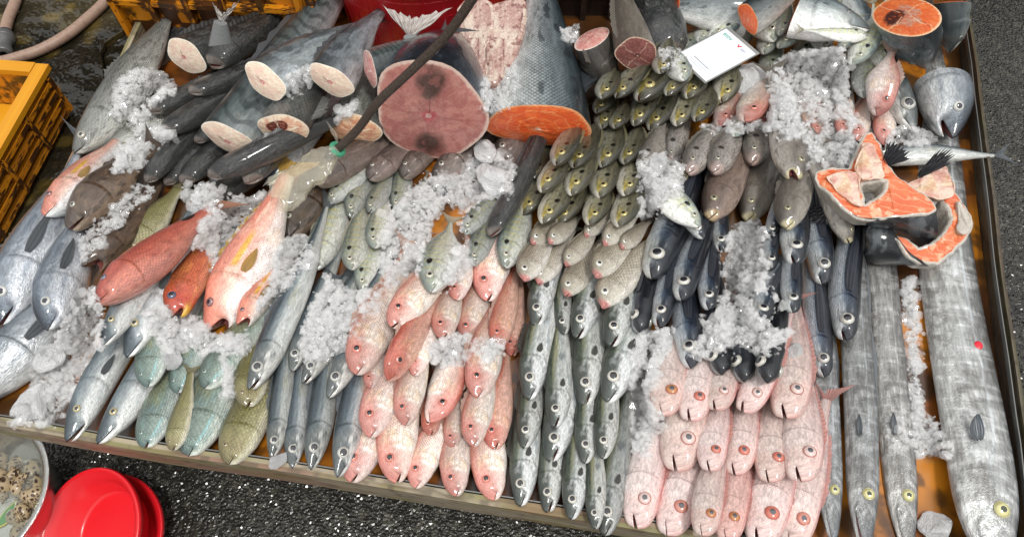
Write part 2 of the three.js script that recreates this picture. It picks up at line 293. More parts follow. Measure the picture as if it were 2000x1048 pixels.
    const s = Math.sin((t * 15 + fbm(v * 4, t * 4, 2)) * Math.PI * 2); c = mix(c, [196, 186, 104], .42 * ss(.2, .9, s) * ss(.12, .3, v) * ss(.62, .4, v));
    c = mix(c, [100, 110, 108], .35 * ss(.5, .7, N(t, v, 10, 10, 3)) * ss(.6, .3, v)); const d = Math.hypot((t - .235) / .028, (v - .33) / .05); c = mix(c, [24, 26, 26], ss(1.2, .8, d));
    return mix(c, mix([140, 146, 136], [208, 208, 202], ss(.3, .7, v + N(t, v, 20, 14, 9) - .5)), ss(.21, .15, t) * .6);
  },
  yellowscad(t, v) {
    let c = grad(v, [.06, [70, 68, 54]], [.28, [104, 100, 80]], [.46, [150, 146, 122]], [.68, [196, 192, 176]], [1, [214, 212, 200]]);
    c = mix(c, [54, 54, 46], .5 * ss(.5, .68, N(t, v, 12, 14, 3)) * ss(.8, .5, v)); c = mix(c, [196, 170, 56], .6 * ss(.12, .04, Math.abs(v - .5)) * ss(.26, .1, t) * ss(.35, .6, N(t, v, 10, 8, 17)));
    const d = Math.hypot((t - .255) / .03, (v - .34) / .06); return mix(c, [22, 22, 20], ss(1.2, .8, d));
  },
  mojarra(t, v) {
    let c = grad(v, [.06, [112, 104, 90]], [.3, [148, 140, 124]], [.55, [184, 178, 164]], [.8, [212, 208, 198]], [1, [224, 220, 212]]);
    const r = Math.floor(v * 22), sx = (t * 26 + (r % 2) * .5) % 1, sy = (v * 22) % 1; c = mix(c, [98, 88, 72], .55 * ss(.36, .16, Math.hypot(sx - .5, sy - .5)) * ss(.22, .3, t) * ss(.75, .5, v));
    return mix(c, [206, 120, 116], ss(.085, .03, t) * .75);
  },
  rabbit(t, v) {
    let c = grad(v, [.08, [86, 80, 74]], [.4, [112, 106, 98]], [.65, [148, 142, 134]], [.85, [186, 180, 170]], [1, [200, 192, 178]]);
    c = mix(c, [80, 74, 70], .4 * ss(.5, .7, N(t, v, 14, 12, 5))); return mix(c, [206, 196, 150], ss(.045, .015, t) * .7);
  },
  speckled(t, v) {
    let c = grad(v, [.08, [104, 100, 94]], [.4, [138, 132, 126]], [.7, [172, 164, 156]], [1, [200, 190, 180]]);
    c = mix(c, [92, 88, 82], .6 * ss(.54, .64, N(t, v, 40, 40, 5))); c = mix(c, [190, 150, 140], ss(.12, .03, t) * .45);
    const d = Math.hypot((t - .27) / .035, (v - .3) / .07); return mix(c, [34, 32, 30], ss(1.2, .8, d) * .9);
  },
  brown(t, v) {
    let c = grad(v, [.08, [66, 58, 54]], [.5, [92, 80, 74]], [.8, [124, 110, 102]], [1, [150, 136, 126]]);
    c = mix(c, [58, 50, 46], .4 * ss(.5, .7, N(t, v, 10, 10, 5))); return mix(c, [146, 128, 120], .35 * ss(.56, .7, N(t, v, 26, 20, 15)));
  },
  flying(t, v) {
    let c = grad(v, [.14, [20, 25, 34]], [.34, [36, 46, 62]], [.45, [82, 96, 112]], [.57, [168, 176, 182]], [1, [222, 224, 222]]);
    const r = Math.floor(v * 24), sx = (t * 34 + (r % 2) * .5) % 1; c = mix(c, [10, 13, 20], .5 * ss(.35, .05, Math.min(sx, 1 - sx)) * ss(.5, .4, v) * ss(.2, .28, t));
    return mix(c, mix([48, 52, 58], [196, 198, 196], ss(.3, .62, v + (N(t, v, 18, 12, 2) - .5) * .5)), ss(.22, .15, t) * .75);
  },
  belt(t, v) {
    let c = grad(v, [.05, [122, 128, 134]], [.2, [152, 154, 154]], [.5, [174, 176, 174]], [1, [192, 192, 188]]);
    c = mix(c, [96, 92, 88], .4 * ss(.48, .68, N(t, v, 120, 9, 3)) * ss(.4, .56, N(t, v, 9, 4, 30))); c = mix(c, [232, 234, 234], .55 * ss(.5, .68, N(t, v, 150, 3, 8)));
    c = mix(c, [210, 216, 220], .6 * ss(.025, .008, Math.abs(v - (.36 + .12 * ss(.2, .1, t))))); c = mix(c, [120, 118, 114], .3 * ss(.5, .66, N(t, v, 60, 12, 40))); return mix(c, [96, 92, 88], .3 * ss(.55, .7, N(t, v, 34, 8, 60)));
  },
  salmon(t, v) {
    let c = grad(v, [.08, [34, 42, 46]], [.24, [66, 78, 82]], [.38, [122, 132, 134]], [.56, [182, 188, 186]], [.75, [220, 222, 218]], [1, [234, 232, 226]]);
    const r = Math.floor(v * 60), sx = (t * 90 + (r % 2) * .5) % 1; c = mix(c, [40, 50, 54], .4 * ss(.4, .1, Math.min(sx, 1 - sx)) * ss(.7, .5, v)); c = mix(c, [30, 36, 40], .55 * ss(.62, .72, N(t, v, 20, 12, 3)) * ss(.7, .4, v));
    return mix(c, [196, 196, 186], ss(.22, .12, t) * .25);
  },
};
const faces = {
  cream: [[244, 226, 202], [232, 188, 172], [250, 240, 224], [196, 96, 96]], pink: [[232, 180, 168], [212, 124, 120], [246, 230, 220], [190, 70, 76]],
  flesh: [[236, 200, 160], [204, 116, 90], [238, 222, 200], [160, 50, 40]], hollow: [[242, 224, 196], [206, 130, 100], [238, 224, 204], [120, 50, 36]],
  tuna: [[196, 132, 122], [160, 92, 88], [224, 196, 182], [190, 70, 80]], salmon: [[232, 108, 50], [214, 74, 30], [240, 170, 120], [226, 150, 110]],
  darkred: [[140, 84, 78], [104, 54, 52], [214, 186, 164], [80, 30, 30]], dark: [[150, 60, 54], [110, 40, 38], [190, 150, 140], [70, 20, 20]],
};
faces.salmonhead = [[228, 120, 66], [206, 84, 44], [236, 196, 160], [214, 170, 140]];
const faceMats = {};
function faceMat(kind) {
  if (faceMats[kind]) return faceMats[kind];
  const [a, b, edge, core] = faces[kind], sal = kind === 'salmon';
  const t = tex(256, 256, (u, v) => {
    const x = (u - .5) * 2, y = (v - .5) * 2, r = Math.hypot(x, y), n = fbm(u * 9 + 3, v * 9, 4), n2 = fbm(u * 34, v * 34, 3);
    let c = mix(a, b, ss(.35, .7, n) * .55);
    const qx = Math.abs(x) - .42, qy = Math.abs(y) - .42, q = Math.hypot(qx, qy), ring = Math.sin((sal ? r * 30 + x * 6 : q * 46) + n * 5);   // muscle layers
    c = mix(c, edge, (sal ? .42 : kind === 'tuna' ? .16 : .14) * ss(.72, .98, ring)); c = mix(c, mix(a, [255, 240, 230], .3), .25 * ss(.5, .8, n2));
    c = mix(c, b, .5 * ss(.035, .0, Math.abs(x + (n - .5) * .12)) * ss(.1, .25, r)); c = mix(c, b, .45 * ss(.04, .0, Math.abs(y + (n - .5) * .12)) * ss(.1, .25, r));
    c = mix(c, core, ss(.17, .07, r + (n2 - .5) * .1) * .8); c = mix(c, [236, 220, 206], ss(.075, .03, r + (n2 - .5) * .06) * .7);
    if (kind === 'tuna') for (const yy of [.62, -.62]) c = mix(c, [64, 42, 36], .85 * ss(.3, .12, Math.hypot(x * .9, (y - yy) * .8) + (n - .5) * .22));
    if (kind === 'salmonhead') { const h = Math.hypot((x + .12) / .62, (y - .05) / .5) + (n - .5) * .9; c = mix(c, mix([214, 176, 150], [176, 110, 92], n2), ss(1, .8, h)); c = mix(c, [74, 40, 34], ss(.3, .2, Math.hypot((x + .3) / .5, (y + .2) / .3) * .3 + (n2 - .5) * .1)); }
    if (kind === 'hollow') { const h = Math.hypot((x + .38) / .34, (y + .02) / .5); c = mix(c, [96, 40, 28], ss(1, .8, h)); }
    c = mix(c, mix(a, b, .8), .5 * ss(.52, .7, fbm(u * 22 + 9, v * 22, 3))); if (!sal && kind !== 'tuna') { const an = Math.atan2(y, x); c = mix(c, edge, .7 * ss(.06, .02, Math.abs(Math.sin(an * 2 + (n - .5) * .9)) * r) * ss(.12, .2, r)); } c = mix(c, edge, ss(.92, .97, r + (n2 - .5) * .05)); return c;
  }, true, false);
  return faceMats[kind] = std({ map: t, bumpMap: rep(skinBump, 2, 2), bumpScale: .0012, roughness: .26, clearcoat: .5, clearcoatRoughness: .1 });
}
// kind: profile, mouth length, gill position, eye [t, angle from the back, radius], iris, pupil, tail span, metalness, relief, dorsal fin [from, to, height], breast fin length, fin colour
const K = {
  mackerel: { p: 'mackerel', m: .09, gill: .265, eye: [.122, 74, .0295], iris: [.72, .7, .62], pup: [.015, .015, .018], pr: .66, span: .11, met: .34, rep: [7, 5], bs: .0007, dor: [.3, .5, .05], pec: .075, fin: [.1, .1, .09] },
  bluescad: { p: 'slim', m: .07, gill: .24, eye: [.11, 72, .0275], iris: [.6, .6, .55], pup: [.03, .03, .035], pr: .66, span: .1, met: .36, rep: [7, 5], bs: .0007, dor: [.32, .6, .03], pec: 0, fin: [.16, .18, .2] },
  bream: { p: 'bream', m: .065, gill: .3, eye: [.16, 62, .031], iris: [.74, .26, .2], pup: [.012, .01, .012], pr: .62, span: .15, met: .06, scale: 1, rep: [6, 4], bs: .0011, dor: [.3, .75, .05], pec: 0, fin: [.66, .44, .36] },
  redeye: { p: 'redeye', m: .075, gill: .31, eye: [.172, 66, .038], iris: [.62, .14, .08], pup: [.10, .10, .11], pr: .52, span: .13, met: .05, scale: 1, rep: [9, 7], bs: .0006, dor: [.28, .75, .035], pec: 0, fin: [.64, .32, .28] },
  parrot: { p: 'parrot', m: .05, gill: .27, eye: [.12, 58, .017], iris: [.32, .4, .36], pup: [.012, .012, .014], span: .12, met: .12, scale: 1, rep: [3.6, 2.6], bs: .0012, dor: [.28, .8, .03], pec: 0, fin: [.26, .34, .3] },
  olive: { p: 'parrot', m: .05, gill: .27, eye: [.12, 58, .016], iris: [.34, .28, .16], pup: [.012, .012, .012], span: .12, met: .1, scale: 1, rep: [3.6, 2.6], bs: .0014, dor: [.28, .8, .03], pec: 0, fin: [.3, .27, .15] },
  king: { p: 'slim', m: .1, gill: .27, eye: [.13, 66, .0165], iris: [.5, .44, .25], pup: [.012, .012, .014], span: .12, met: .3, rep: [6, 4], bs: .0007, dor: [.4, .7, .03], pec: .11, fin: [.14, .16, .17] },
  tuna: { p: 'tuna', m: .1, gill: .3, eye: [.125, 70, .024], iris: [.74, .74, .7], pup: [.02, .02, .03], pr: .62, span: .16, met: .34, rep: [5, 4], bs: .001, dor: [.33, .5, .05], pec: .24, fin: [.16, .18, .2] },
  striped: { p: 'slim', m: .1, gill: .22, eye: [.1, 66, .013], iris: [.5, .5, .4], pup: [.01, .01, .01], span: .13, met: .28, rep: [8, 6], bs: .0004, dor: [.45, .75, .03], pec: .1, fin: [.1, .11, .12] },
  plain: { p: 'slim', m: .1, gill: .22, eye: [.1, 66, .013], iris: [.5, .5, .4], pup: [.01, .01, .01], span: .13, met: .2, rep: [8, 6], bs: .0006, dor: [.45, .75, .03], pec: .1, fin: [.1, .11, .12] },
  dark: { p: 'dark', m: .06, gill: .24, eye: [.055, 62, .008], iris: [.1, .1, .08], pup: [.01, .01, .01], span: .08, met: .04, rep: [7, 5], bs: .0016, dor: [.3, .9, .03], pec: 0, fin: [.04, .04, .04] },
  grouper: { p: 'grouper', m: .1, gill: .28, eye: [.12, 52, .018], iris: [.4, .4, .34], pup: [.03, .03, .03], span: .11, met: .03, scale: 1, rep: [10, 7], bs: .0006, dor: [.28, .8, .05], pec: 0, fin: [.12, .09, .07] },
  redgoat: { p: 'grouper', m: .07, gill: .24, eye: [.125, 50, .018], iris: [.2, .2, .26], pup: [.012, .012, .02], span: .12, met: .05, scale: 1, rep: [5, 4], bs: .001, dor: [.32, .75, .04], pec: 0, fin: [.42, .2, .12] },
  orange: { p: 'bream', m: .08, gill: .28, eye: [.15, 62, .03], iris: [.1, .12, .2], pup: [.01, .01, .014], span: .14, met: .04, scale: 1, rep: [4, 3], bs: .001, dor: [.26, .75, .05], pec: 0, fin: [.4, .22, .06] },
  pinksnapper: { p: 'grouper', m: .085, gill: .26, eye: [.125, 52, .021], iris: [.3, .16, .16], pup: [.014, .014, .02], span: .13, met: .05, scale: 1, rep: [6, 5], bs: .0007, dor: [.28, .75, .04], pec: .18, fin: [.66, .42, .1] },
  mullet: { p: 'slim', m: .05, gill: .21, eye: [.075, 64, .014], iris: [.5, .48, .4], pup: [.02, .02, .02], span: .13, met: .16, scale: 1, rep: [6, 4], bs: .0012, dor: [.4, .55, .04], pec: 0, fin: [.2, .2, .18] },
  trevally: { p: 'trevally', m: .06, gill: .25, eye: [.118, 66, .028], iris: [.56, .54, .42], pup: [.02, .02, .02], span: .14, met: .26, rep: [7, 5], bs: .0007, dor: [.35, .8, .03], pec: 0, fin: [.5, .48, .36] },
  yellowscad: { p: 'trevally', m: .06, gill: .26, eye: [.125, 66, .035], iris: [.5, .42, .16], pup: [.015, .015, .012], span: .14, met: .1, rep: [7, 5], bs: .0004, dor: [.35, .8, .03], pec: 0, fin: [.22, .2, .1] },
  mojarra: { p: 'mojarra', m: .045, gill: .285, eye: [.15, 66, .04], iris: [.7, .68, .6], pup: [.015, .015, .015], pr: .55, span: .14, met: .1, scale: 1, rep: [4, 3], bs: .0008, dor: [.28, .75, .04], pec: 0, fin: [.4, .36, .28] },
  rabbit: { p: 'grouper', m: .06, gill: .25, eye: [.13, 56, .023], iris: [.36, .33, .2], pup: [.04, .035, .03], span: .11, met: .04, rep: [9, 7], bs: .0005, dor: [.28, .8, .04], pec: 0, fin: [.2, .18, .15] },
  speckled: { p: 'grouper', m: .055, gill: .25, eye: [.13, 56, .022], iris: [.42, .4, .3], pup: [.02, .02, .02], span: .11, met: .04, rep: [9, 7], bs: .0006, dor: [.28, .8, .04], pec: 0, fin: [.24, .22, .18] },
  brown: { p: 'redeye', m: .05, gill: .22, eye: [.115, 54, .021], iris: [.4, .38, .32], pup: [.05, .05, .05], span: .12, met: .04, rep: [9, 7], bs: .0005, dor: [.25, .85, .04], pec: 0, fin: [.14, .11, .1] },
  flying: { p: 'flying', m: .05, gill: .24, eye: [.11, 76, .034], iris: [.62, .6, .54], pup: [.02, .02, .025], pr: .62, span: .12, met: .28, scale: 1, rep: [5, 3], bs: .0008, dor: [.65, .85, .03], pec: 0, wing: 1, fin: [.06, .07, .1] },
  belt: { p: 'belt', m: .055, gill: .12, eye: [.065, 64, .0125], iris: [.66, .62, .3], pup: [.04, .05, .03], pr: .5, span: .004, met: .55, rep: [26, 4], bs: .0007, dor: [.09, .97, .02], pec: .035, fin: [.2, .23, .26] },
  salmon: { p: 'salmon', m: .1, gill: .25, eye: [.1, 58, .011], iris: [.2, .2, .18], pup: [.02, .02, .02], span: .12, met: .2, scale: 1, rep: [11, 8], bs: .0011, dor: [.5, .62, .06], pec: .12, fin: [.05, .06, .07] },
};
const TINT = { '': [1, 1, 1], pale: [1.25, 1.25, 1.25], dark: [.6, .61, .62], red: [.95, .66, .58], rosy: [.98, .8, .77], steel: [.68, .69, .71], grey: [.82, .8, .8], ash: [.74, .8, .82] };
const skinMats = {}, skinTex = {};
function skin(kind, tint) {
  const key = kind + tint; if (skinMats[key]) return skinMats[key];
  const k = K[kind], f = paint[kind], t = skinTex[kind] ??= tex(512, 256, (u, v) => {
    if (u < .045) return [118, 66, 60];
    const tt = (u - .05) / .95, c = f(tt, v), g = 1 + .3 * (fbm(u * 90, v * 60, 2) - .5) + .26 * (fbm(u * 26 + 7, v * 22, 3) - .5);
    if (k.scale && tt > .24) { const R = k.rep, X = tt * R[0] * 8, Y = v * R[1] * 8, o = Math.floor(Y) % 2 * .5, dx = (X + o) % 1 - .5, dy = Y % 1 - .5, e = ss(.36, .52, Math.hypot(dx * 1.0, dy)); return [c[0] * g * (1 - .13 * e), c[1] * g * (1 - .15 * e), c[2] * g * (1 - .15 * e)]; }
    return [c[0] * g, c[1] * g, c[2] * g];
  }, true, false);
  const c = TINT[tint];
  return skinMats[key] = [0, 1, 2].map(i => {
    const j = [1, .92, 1.06][i];
    return std({ map: t, color: new THREE.Color().setRGB(c[0] * j, c[1] * j * [1, .99, 1][i], c[2] * j * [1, .97, 1.02][i]), metalness: k.met, roughness: k.rough ?? .3, clearcoat: .6, clearcoatRoughness: .08, bumpMap: rep(k.scale ? scaleBump : skinBump, k.rep[0], k.rep[1]), bumpScale: k.bs });
  });
}
const finMats = {}, eyeMats = {};
const finMat = kind => finMats[kind] ??= std({ color: lin(...K[kind].fin), bumpMap: finBump, bumpScale: .0012, roughness: .4, transmission: .4, side: THREE.DoubleSide, clearcoat: .4, clearcoatRoughness: .2 });
const paleFin = std({ color: lin(.62, .58, .54), bumpMap: finBump, bumpScale: .002, roughness: .4, transmission: .3, side: THREE.DoubleSide });
const irisMat = kind => eyeMats[kind] ??= std({ color: lin(...K[kind].iris), roughness: .2, metalness: .25, clearcoat: 1, clearcoatRoughness: .03 });
const pupMat = kind => eyeMats[kind + 'p'] ??= std({ color: lin(...K[kind].pup), roughness: .12, clearcoat: 1, clearcoatRoughness: .03 });
const rimMats = {}, rimMat = kind => rimMats[kind] ??= (() => { const c = K[kind].iris; return std({ color: lin(c[0] * .6 + .03, c[1] * .6 + .03, c[2] * .6 + .03), roughness: .3, clearcoat: .6 }); })();
const redIris = [[.66, .5, .46], [.58, .17, .12], [.6, .26, .2], [.46, .19, .07]].map(c => std({ color: lin(...c), roughness: .2, clearcoat: 1, clearcoatRoughness: .03 }));
const eyeGeo = new THREE.LatheGeometry([[0, .46], [.3, .445], [.55, .4], [.8, .28], [.95, .12], [1, -.02], [1.0, -.25]].map(a => new THREE.Vector2(a[0], a[1])).reverse(), 18); eyeGeo.rotateX(Math.PI / 2);
const pupGeo = new THREE.LatheGeometry([[0, .13], [.4, .12], [.75, .08], [1, -.02], [1, -.1]].map(a => new THREE.Vector2(a[0], a[1])).reverse(), 16); pupGeo.rotateX(Math.PI / 2);
const socketGeo = new THREE.TorusGeometry(1.02, .075, 6, 20);

function sheetGeo(rows) {                        // rows of points -> surface with uv
  const n = rows.length, m = rows[0].length, pos = [], uv = [], idx = [];
  rows.forEach((r, i) => r.forEach((p, j) => { pos.push(p.x, p.y, p.z); uv.push(i / (n - 1), j / (m - 1)); }));
  for (let i = 0; i < n - 1; i++) for (let j = 0; j < m - 1; j++) { const a = i * m + j, b = a + m; idx.push(a, b, a + 1, b, b + 1, a + 1); }
  const g = new THREE.BufferGeometry(); g.setAttribute('position', new THREE.Float32BufferAttribute(pos, 3)); g.setAttribute('uv', new THREE.Float32BufferAttribute(uv, 2)); g.setIndex(idx); g.computeVertexNormals(); return g;
}
const ORD = ['first', 'second', 'third', 'fourth', 'fifth', 'sixth', 'seventh', 'eighth'];
const queue = [];
const stretch = (t, st) => t + (st - 1) * Math.max(0, t - .33);
function row(kind, name, desc, where, group, side, roll, items) {
  const order = items.map((_, i) => i).sort((a, b) => items[a][0] - items[b][0]);
  items.forEach((it, i) => {
    const o = it[5] ?? {}, label = where ? `${desc}, ${ORD[order.indexOf(i)]} from left in ${where}` : desc;
    queue.push({ kind, name, label, group, side, roll: (o.roll ?? roll) + (rnd() - .5) * 8, hx: it[0], hy: it[1], dx: it[2], dy: it[3], w: it[4], o });
  });
}
function layFish(q) {
  const { kind, o } = q, k = K[kind], p = P[k.p], r = q.roll * Math.PI / 180, t0 = o.t0 ?? 0, t1 = o.t1 ?? (o.tailcut ? .86 : 1);
  if (!o.fix && kind !== 'belt') { const a = (rnd() - .5) * .1, ux = q.dx - q.hx, uy = q.dy - q.hy; q.dx = q.hx + ux * Math.cos(a) - uy * Math.sin(a); q.dy = q.hy + ux * Math.sin(a) + uy * Math.cos(a); q.w *= rr(.95, 1.06); }
  let D = 0, Wd = 0; for (let t = t0; t <= t1; t += .02) { const a = prof(p, t); D = Math.max(D, a[0] + a[1]); Wd = Math.max(Wd, 2 * a[2]); }
  const seen = Math.hypot(D * Math.cos(r), Wd * Math.sin(r));
  const st = o.L || t0 || o.t1 ? 1 : o.st ?? k.st ?? 1.32, xt = t => stretch(t, st) - stretch(t0, st);
  let yS = TY + .03, slope = 0, S, X, L, s;
  if (o.fix) { S = at(q.hx, q.hy, TY + o.y0); const T = at(q.dx, q.dy, TY + o.y1); X = T.clone().sub(S); L = X.length() / xt(t1); X.normalize(); s = metres(S, q.w) * (o.cut || o.cutb || kind === 'belt' ? 1 : 1.07) / seen; yS = S.y; slope = X.y; }
  for (let it = 0; it < (o.fix ? 0 : 8); it++) {
    S = at(q.hx, q.hy, yS); let Q = at(q.dx, q.dy, yS), d = Math.hypot(Q.x - S.x, Q.z - S.z); Q = at(q.dx, q.dy, yS + slope * d);
    const ux = Q.x - S.x, uz = Q.z - S.z, ul = Math.hypot(ux, uz); X = V(ux / ul, 0, uz / ul);
    s = metres(S, q.w) * (o.cut || o.cutb || kind === 'belt' ? 1 : 1.07) / seen; L = o.L ?? s;
    const need = [];
    for (let i = 0; i <= 24; i++) {
      const t = lerp(t0, t1, i / 24), a = prof(p, t), hw = s * Math.hypot((a[0] + a[1]) / 2 * Math.cos(r), a[2] * Math.sin(r)), ht = s * Math.hypot(a[2] * Math.cos(r), (a[0] + a[1]) / 2 * Math.sin(r)), x = xt(t) * L;
      let c = 0; for (const e of [-.45, 0, .45]) c = Math.max(c, level(S.x + X.x * x - X.z * e * hw, S.z + X.z * x + X.x * e * hw) + ht * .6 * Math.sqrt(1 - e * e) - .002);
      need.push([x, c]);
    }
    const end = xt(t1) * L, mid = end * .5; let best = null;      // lowest straight rest over all supports
    for (let i = 0; i < need.length; i++) for (let j = i; j < need.length; j++) {
      const sl = i === j ? 0 : (need[j][1] - need[i][1]) / (need[j][0] - need[i][0]), b = need[i][1] - sl * need[i][0];
      if (Math.abs(sl) > .42) continue;
      let over = 0; for (const [x, c] of need) over = Math.max(over, c - b - sl * x);
      const v = b + over + sl * mid + .03 * Math.abs(sl); if (!best || v < best.v) best = { v, b: b + over, sl };
    }
    if (it) { yS = lerp(yS, best.b, .6); slope = lerp(slope, best.sl, .6); } else { yS = best.b; slope = best.sl; }
  }
  if (!o.fix) { S = at(q.hx, q.hy, yS); X = V(X.x, slope, X.z).normalize(); }
  for (let i = 0; i <= 70; i++) {                  // leave its own relief
    const t = lerp(t0, t1, i / 70), a = prof(p, t), hw = s * Math.hypot((a[0] + a[1]) / 2 * Math.cos(r), a[2] * Math.sin(r)), ht = s * Math.hypot(a[2] * Math.cos(r), (a[0] + a[1]) / 2 * Math.sin(r)), x = xt(t) * L;
    const c = S.clone().addScaledVector(X, x), hx = Math.hypot(X.x, X.z);
    const n = Math.max(3, Math.ceil(hw / .004)); for (let e = -n; e <= n; e++) { const f = e / n * .98; raise(c.x - X.z / hx * f * hw, c.z + X.x / hx * f * hw, c.y + ht * .86 * Math.sqrt(1 - f * f)); }
  }
  q.rest = yS - TY;
  buildFish(q, k, p, r, t0, t1, L, s, S, X, st);
}
function buildFish(q, k, p, r, t0, t1, L, s, S, X, st) {
  const { kind, o } = q, bend = (o.bend ?? (rnd() - .5) * .24) * (kind === 'belt' ? .25 : 1), gape = o.gape ?? (rnd() < .25 ? .16 : .02), m = k.m, shear = o.shear ?? .12, tilt = o.tilt ?? 0, gw = kind === 'belt' ? .012 : .035, tm = (stretch(t0, st) + stretch(t1, st)) / 2;
  // orientation: flank up, back to the chosen side, then rolled
  const Zup = V(0, 1, 0).addScaledVector(X, -X.y).normalize(), left = V(0, 0, 0).crossVectors(Zup, X);  // dorsal direction if +z flank is up
  // tail points away from the viewer, so Zup x X points to the photo's left when X runs up the picture
  const leftIsLeft = left.x < 0; let f = q.side === 'U' ? (left.z < 0 ? 1 : -1) : (q.side === 'L') === leftIsLeft ? 1 : -1;
  const Z = Zup.clone().multiplyScalar(f), Y = V(0, 0, 0).crossVectors(Z, X), cr = Math.cos(r), sr = Math.sin(r);
  const Y2 = Y.clone().multiplyScalar(cr).addScaledVector(Zup, sr), Z2 = V(0, 0, 0).crossVectors(X, Y2);
  const flip = f;
  const big = q.w > 60, SEG = big ? 40 : 28;
  const sag = (rnd() - .5) * .03;
  const point = (t, th, grow = 0) => {
    const a = prof(p, t), cs = Math.cos(th), sn = Math.sin(th), asn = Math.abs(sn);
    let y = cs > 0 ? a[0] * cs : a[1] * cs, z = a[2] * Math.sign(sn) * asn ** .92, x = stretch(t, st);
    const op = ss(k.gill - .12, k.gill - .01, t) * ss(k.gill + .003, k.gill - .003, t) * ss(.25, .6, asn) + 0;
    if (!t0) y *= lerp(.1 + gape * .9, 1, ss(0, .016, t));
    const e = 1 + (kind === 'dark' ? .025 : .1) * op + grow; y *= 1 + (e - 1) * .4; z *= e;
    if (!t0) {
      const dec = Math.max(0, 1 - t / (2.3 * m)) ** 2; x += m * asn ** 1.6 * dec; y -= m * .32 * asn ** 1.3 * dec;
      if (cs < 0) { y -= gape * .06 * dec * -cs * (kind === 'belt' ? .3 : 1); x += gape * .03 * dec * -cs; } else y += gape * .012 * dec * cs;
      x += gw * sn * sn * Math.exp(-(((t - k.gill) / .075) ** 2));
    } else { const wob = 1 + (.035 * Math.sin(3 * th + q.hx) + .03 * Math.sin(5 * th + q.hy)) * Math.max(0, 1 - (t - t0) / .3); y *= wob; z *= wob; x -= (shear * y + tilt * flip * z) * Math.max(0, 1 - (t - t0) / .22) ** 2; }
    y += bend * (t - .3) ** 2 + .004 * Math.sin(t * 9 + q.hx);
    return V((x - tm) * L, y * s, z * s + sag * s * Math.sin(t * 3.1));
  };
  const g = thing(q.name, q.label, q.name.includes('head') ? 'fish head' : q.name.includes('piece') ? 'fish piece' : 'fish', q.group || undefined);
  const mats = skin(kind, o.tint ?? ''), sk = mats[Math.floor(rnd() * 3)];
  // body: throat, lips, then rings to the tail root
  let ts = [0, .006, .014, .025, .04, .056, .074, .094, .116, .14, .165, .19, .21, .228, k.gill - .02, k.gill - .004, k.gill + .004, k.gill + .014, .3, .34, .39, .44, .5, .56, .62, .68, .74, .8, .86, .92, .96, 1];
  if (kind === 'belt') ts.push(.03, .05, .065, .08, .1, .13, .15, .45, .55, .65);
  ts = [...new Set(ts)].filter(t => t > t0 + .004 && t < t1 - .004).sort((a, b) => a - b); ts = [t0, ...ts, t1];
  const pos = [], uv = [], idx = [];
  const ring = (f, u) => { for (let j = 0; j <= SEG; j++) { const th = j / SEG * Math.PI * 2, w = f(th); pos.push(w.x, w.y, w.z); uv.push(u, th <= Math.PI ? th / Math.PI : 2 - th / Math.PI); } };
  if (!t0) for (const [dep, sc] of [[.55, .15], [.4, .6], [.1, .9]]) { const c = point(.03, Math.PI / 2), b = point(.03, -Math.PI / 2), cx = V((c.x + b.x) / 2, (c.y + b.y) / 2, 0); ring(th => { const w = point(0, th); return V(lerp(w.x, cx.x + m * L * .3, dep), lerp(w.y, cx.y, 1 - sc), w.z * sc); }, .02); }
  for (const t of ts) ring(th => point(t, th), .05 + .95 * t);
  const nr = pos.length / 3 / (SEG + 1);
  for (let i = 0; i < nr - 1; i++) for (let j = 0; j < SEG; j++) { const a = i * (SEG + 1) + j, b = a + SEG + 1; idx.push(a, a + 1, b, a + 1, b + 1, b); }
  if (!o.cutb && !o.tailcut) { const c = point(1, 0).add(point(1, Math.PI)).multiplyScalar(.5), i0 = pos.length / 3, a = (nr - 1) * (SEG + 1); pos.push(c.x, c.y, c.z); uv.push(1, .5); for (let j = 0; j < SEG; j++) idx.push(a + j, a + j + 1, i0); }
  const bg = new THREE.BufferGeometry(); bg.setAttribute('position', new THREE.Float32BufferAttribute(pos, 3)); bg.setAttribute('uv', new THREE.Float32BufferAttribute(uv, 2)); bg.setIndex(idx); bg.computeVertexNormals();
  { const n = bg.attributes.normal; for (let i = 0; i < nr; i++) { const a = i * (SEG + 1), b = a + SEG; for (const f of ['X', 'Y', 'Z']) { const v = (n['get' + f](a) + n['get' + f](b)) / 2; n['set' + f](a, v); n['set' + f](b, v); } } }
  obj('body', bg, sk, g);
  const cap = (t, mat, sgn) => {                   // flat cut surface with a slight swell
    const R = 9, ps = [], us = [], ix = [], top = point(t, 0), bot = point(t, Math.PI), cx = top.clone().add(bot).multiplyScalar(.5);
    for (let i = 0; i <= R; i++) for (let j = 0; j <= SEG; j++) { const th = j / SEG * Math.PI * 2, f = i / R, w = point(t, th), x = lerp(cx.x, w.x, f) + sgn * s * (.012 * (1 - f * f) + .004 * (fbm(f * 5 + 3, th * 2, 2) - .5) * (1 - f ** 6)); ps.push(x, lerp(cx.y, w.y, f), lerp(cx.z, w.z, f)); us.push(.5 + .5 * f * Math.sin(th), .5 + .5 * f * Math.cos(th)); }
    for (let i = 0; i < R; i++) for (let j = 0; j < SEG; j++) { const a = i * (SEG + 1) + j, b = a + SEG + 1; if (sgn < 0) ix.push(a, a + 1, b, a + 1, b + 1, b); else ix.push(a, b, a + 1, a + 1, b, b + 1); }
    const cg = new THREE.BufferGeometry(); cg.setAttribute('position', new THREE.Float32BufferAttribute(ps, 3)); cg.setAttribute('uv', new THREE.Float32BufferAttribute(us, 2)); cg.setIndex(ix); cg.computeVertexNormals(); obj('cut_face', cg, mat, g);
  };
  if (t0) cap(t0, faceMat(o.cut ?? 'cream'), -1);
  if (o.cutb || o.tailcut) cap(t1, faceMat(o.cutb ?? 'salmon'), 1);
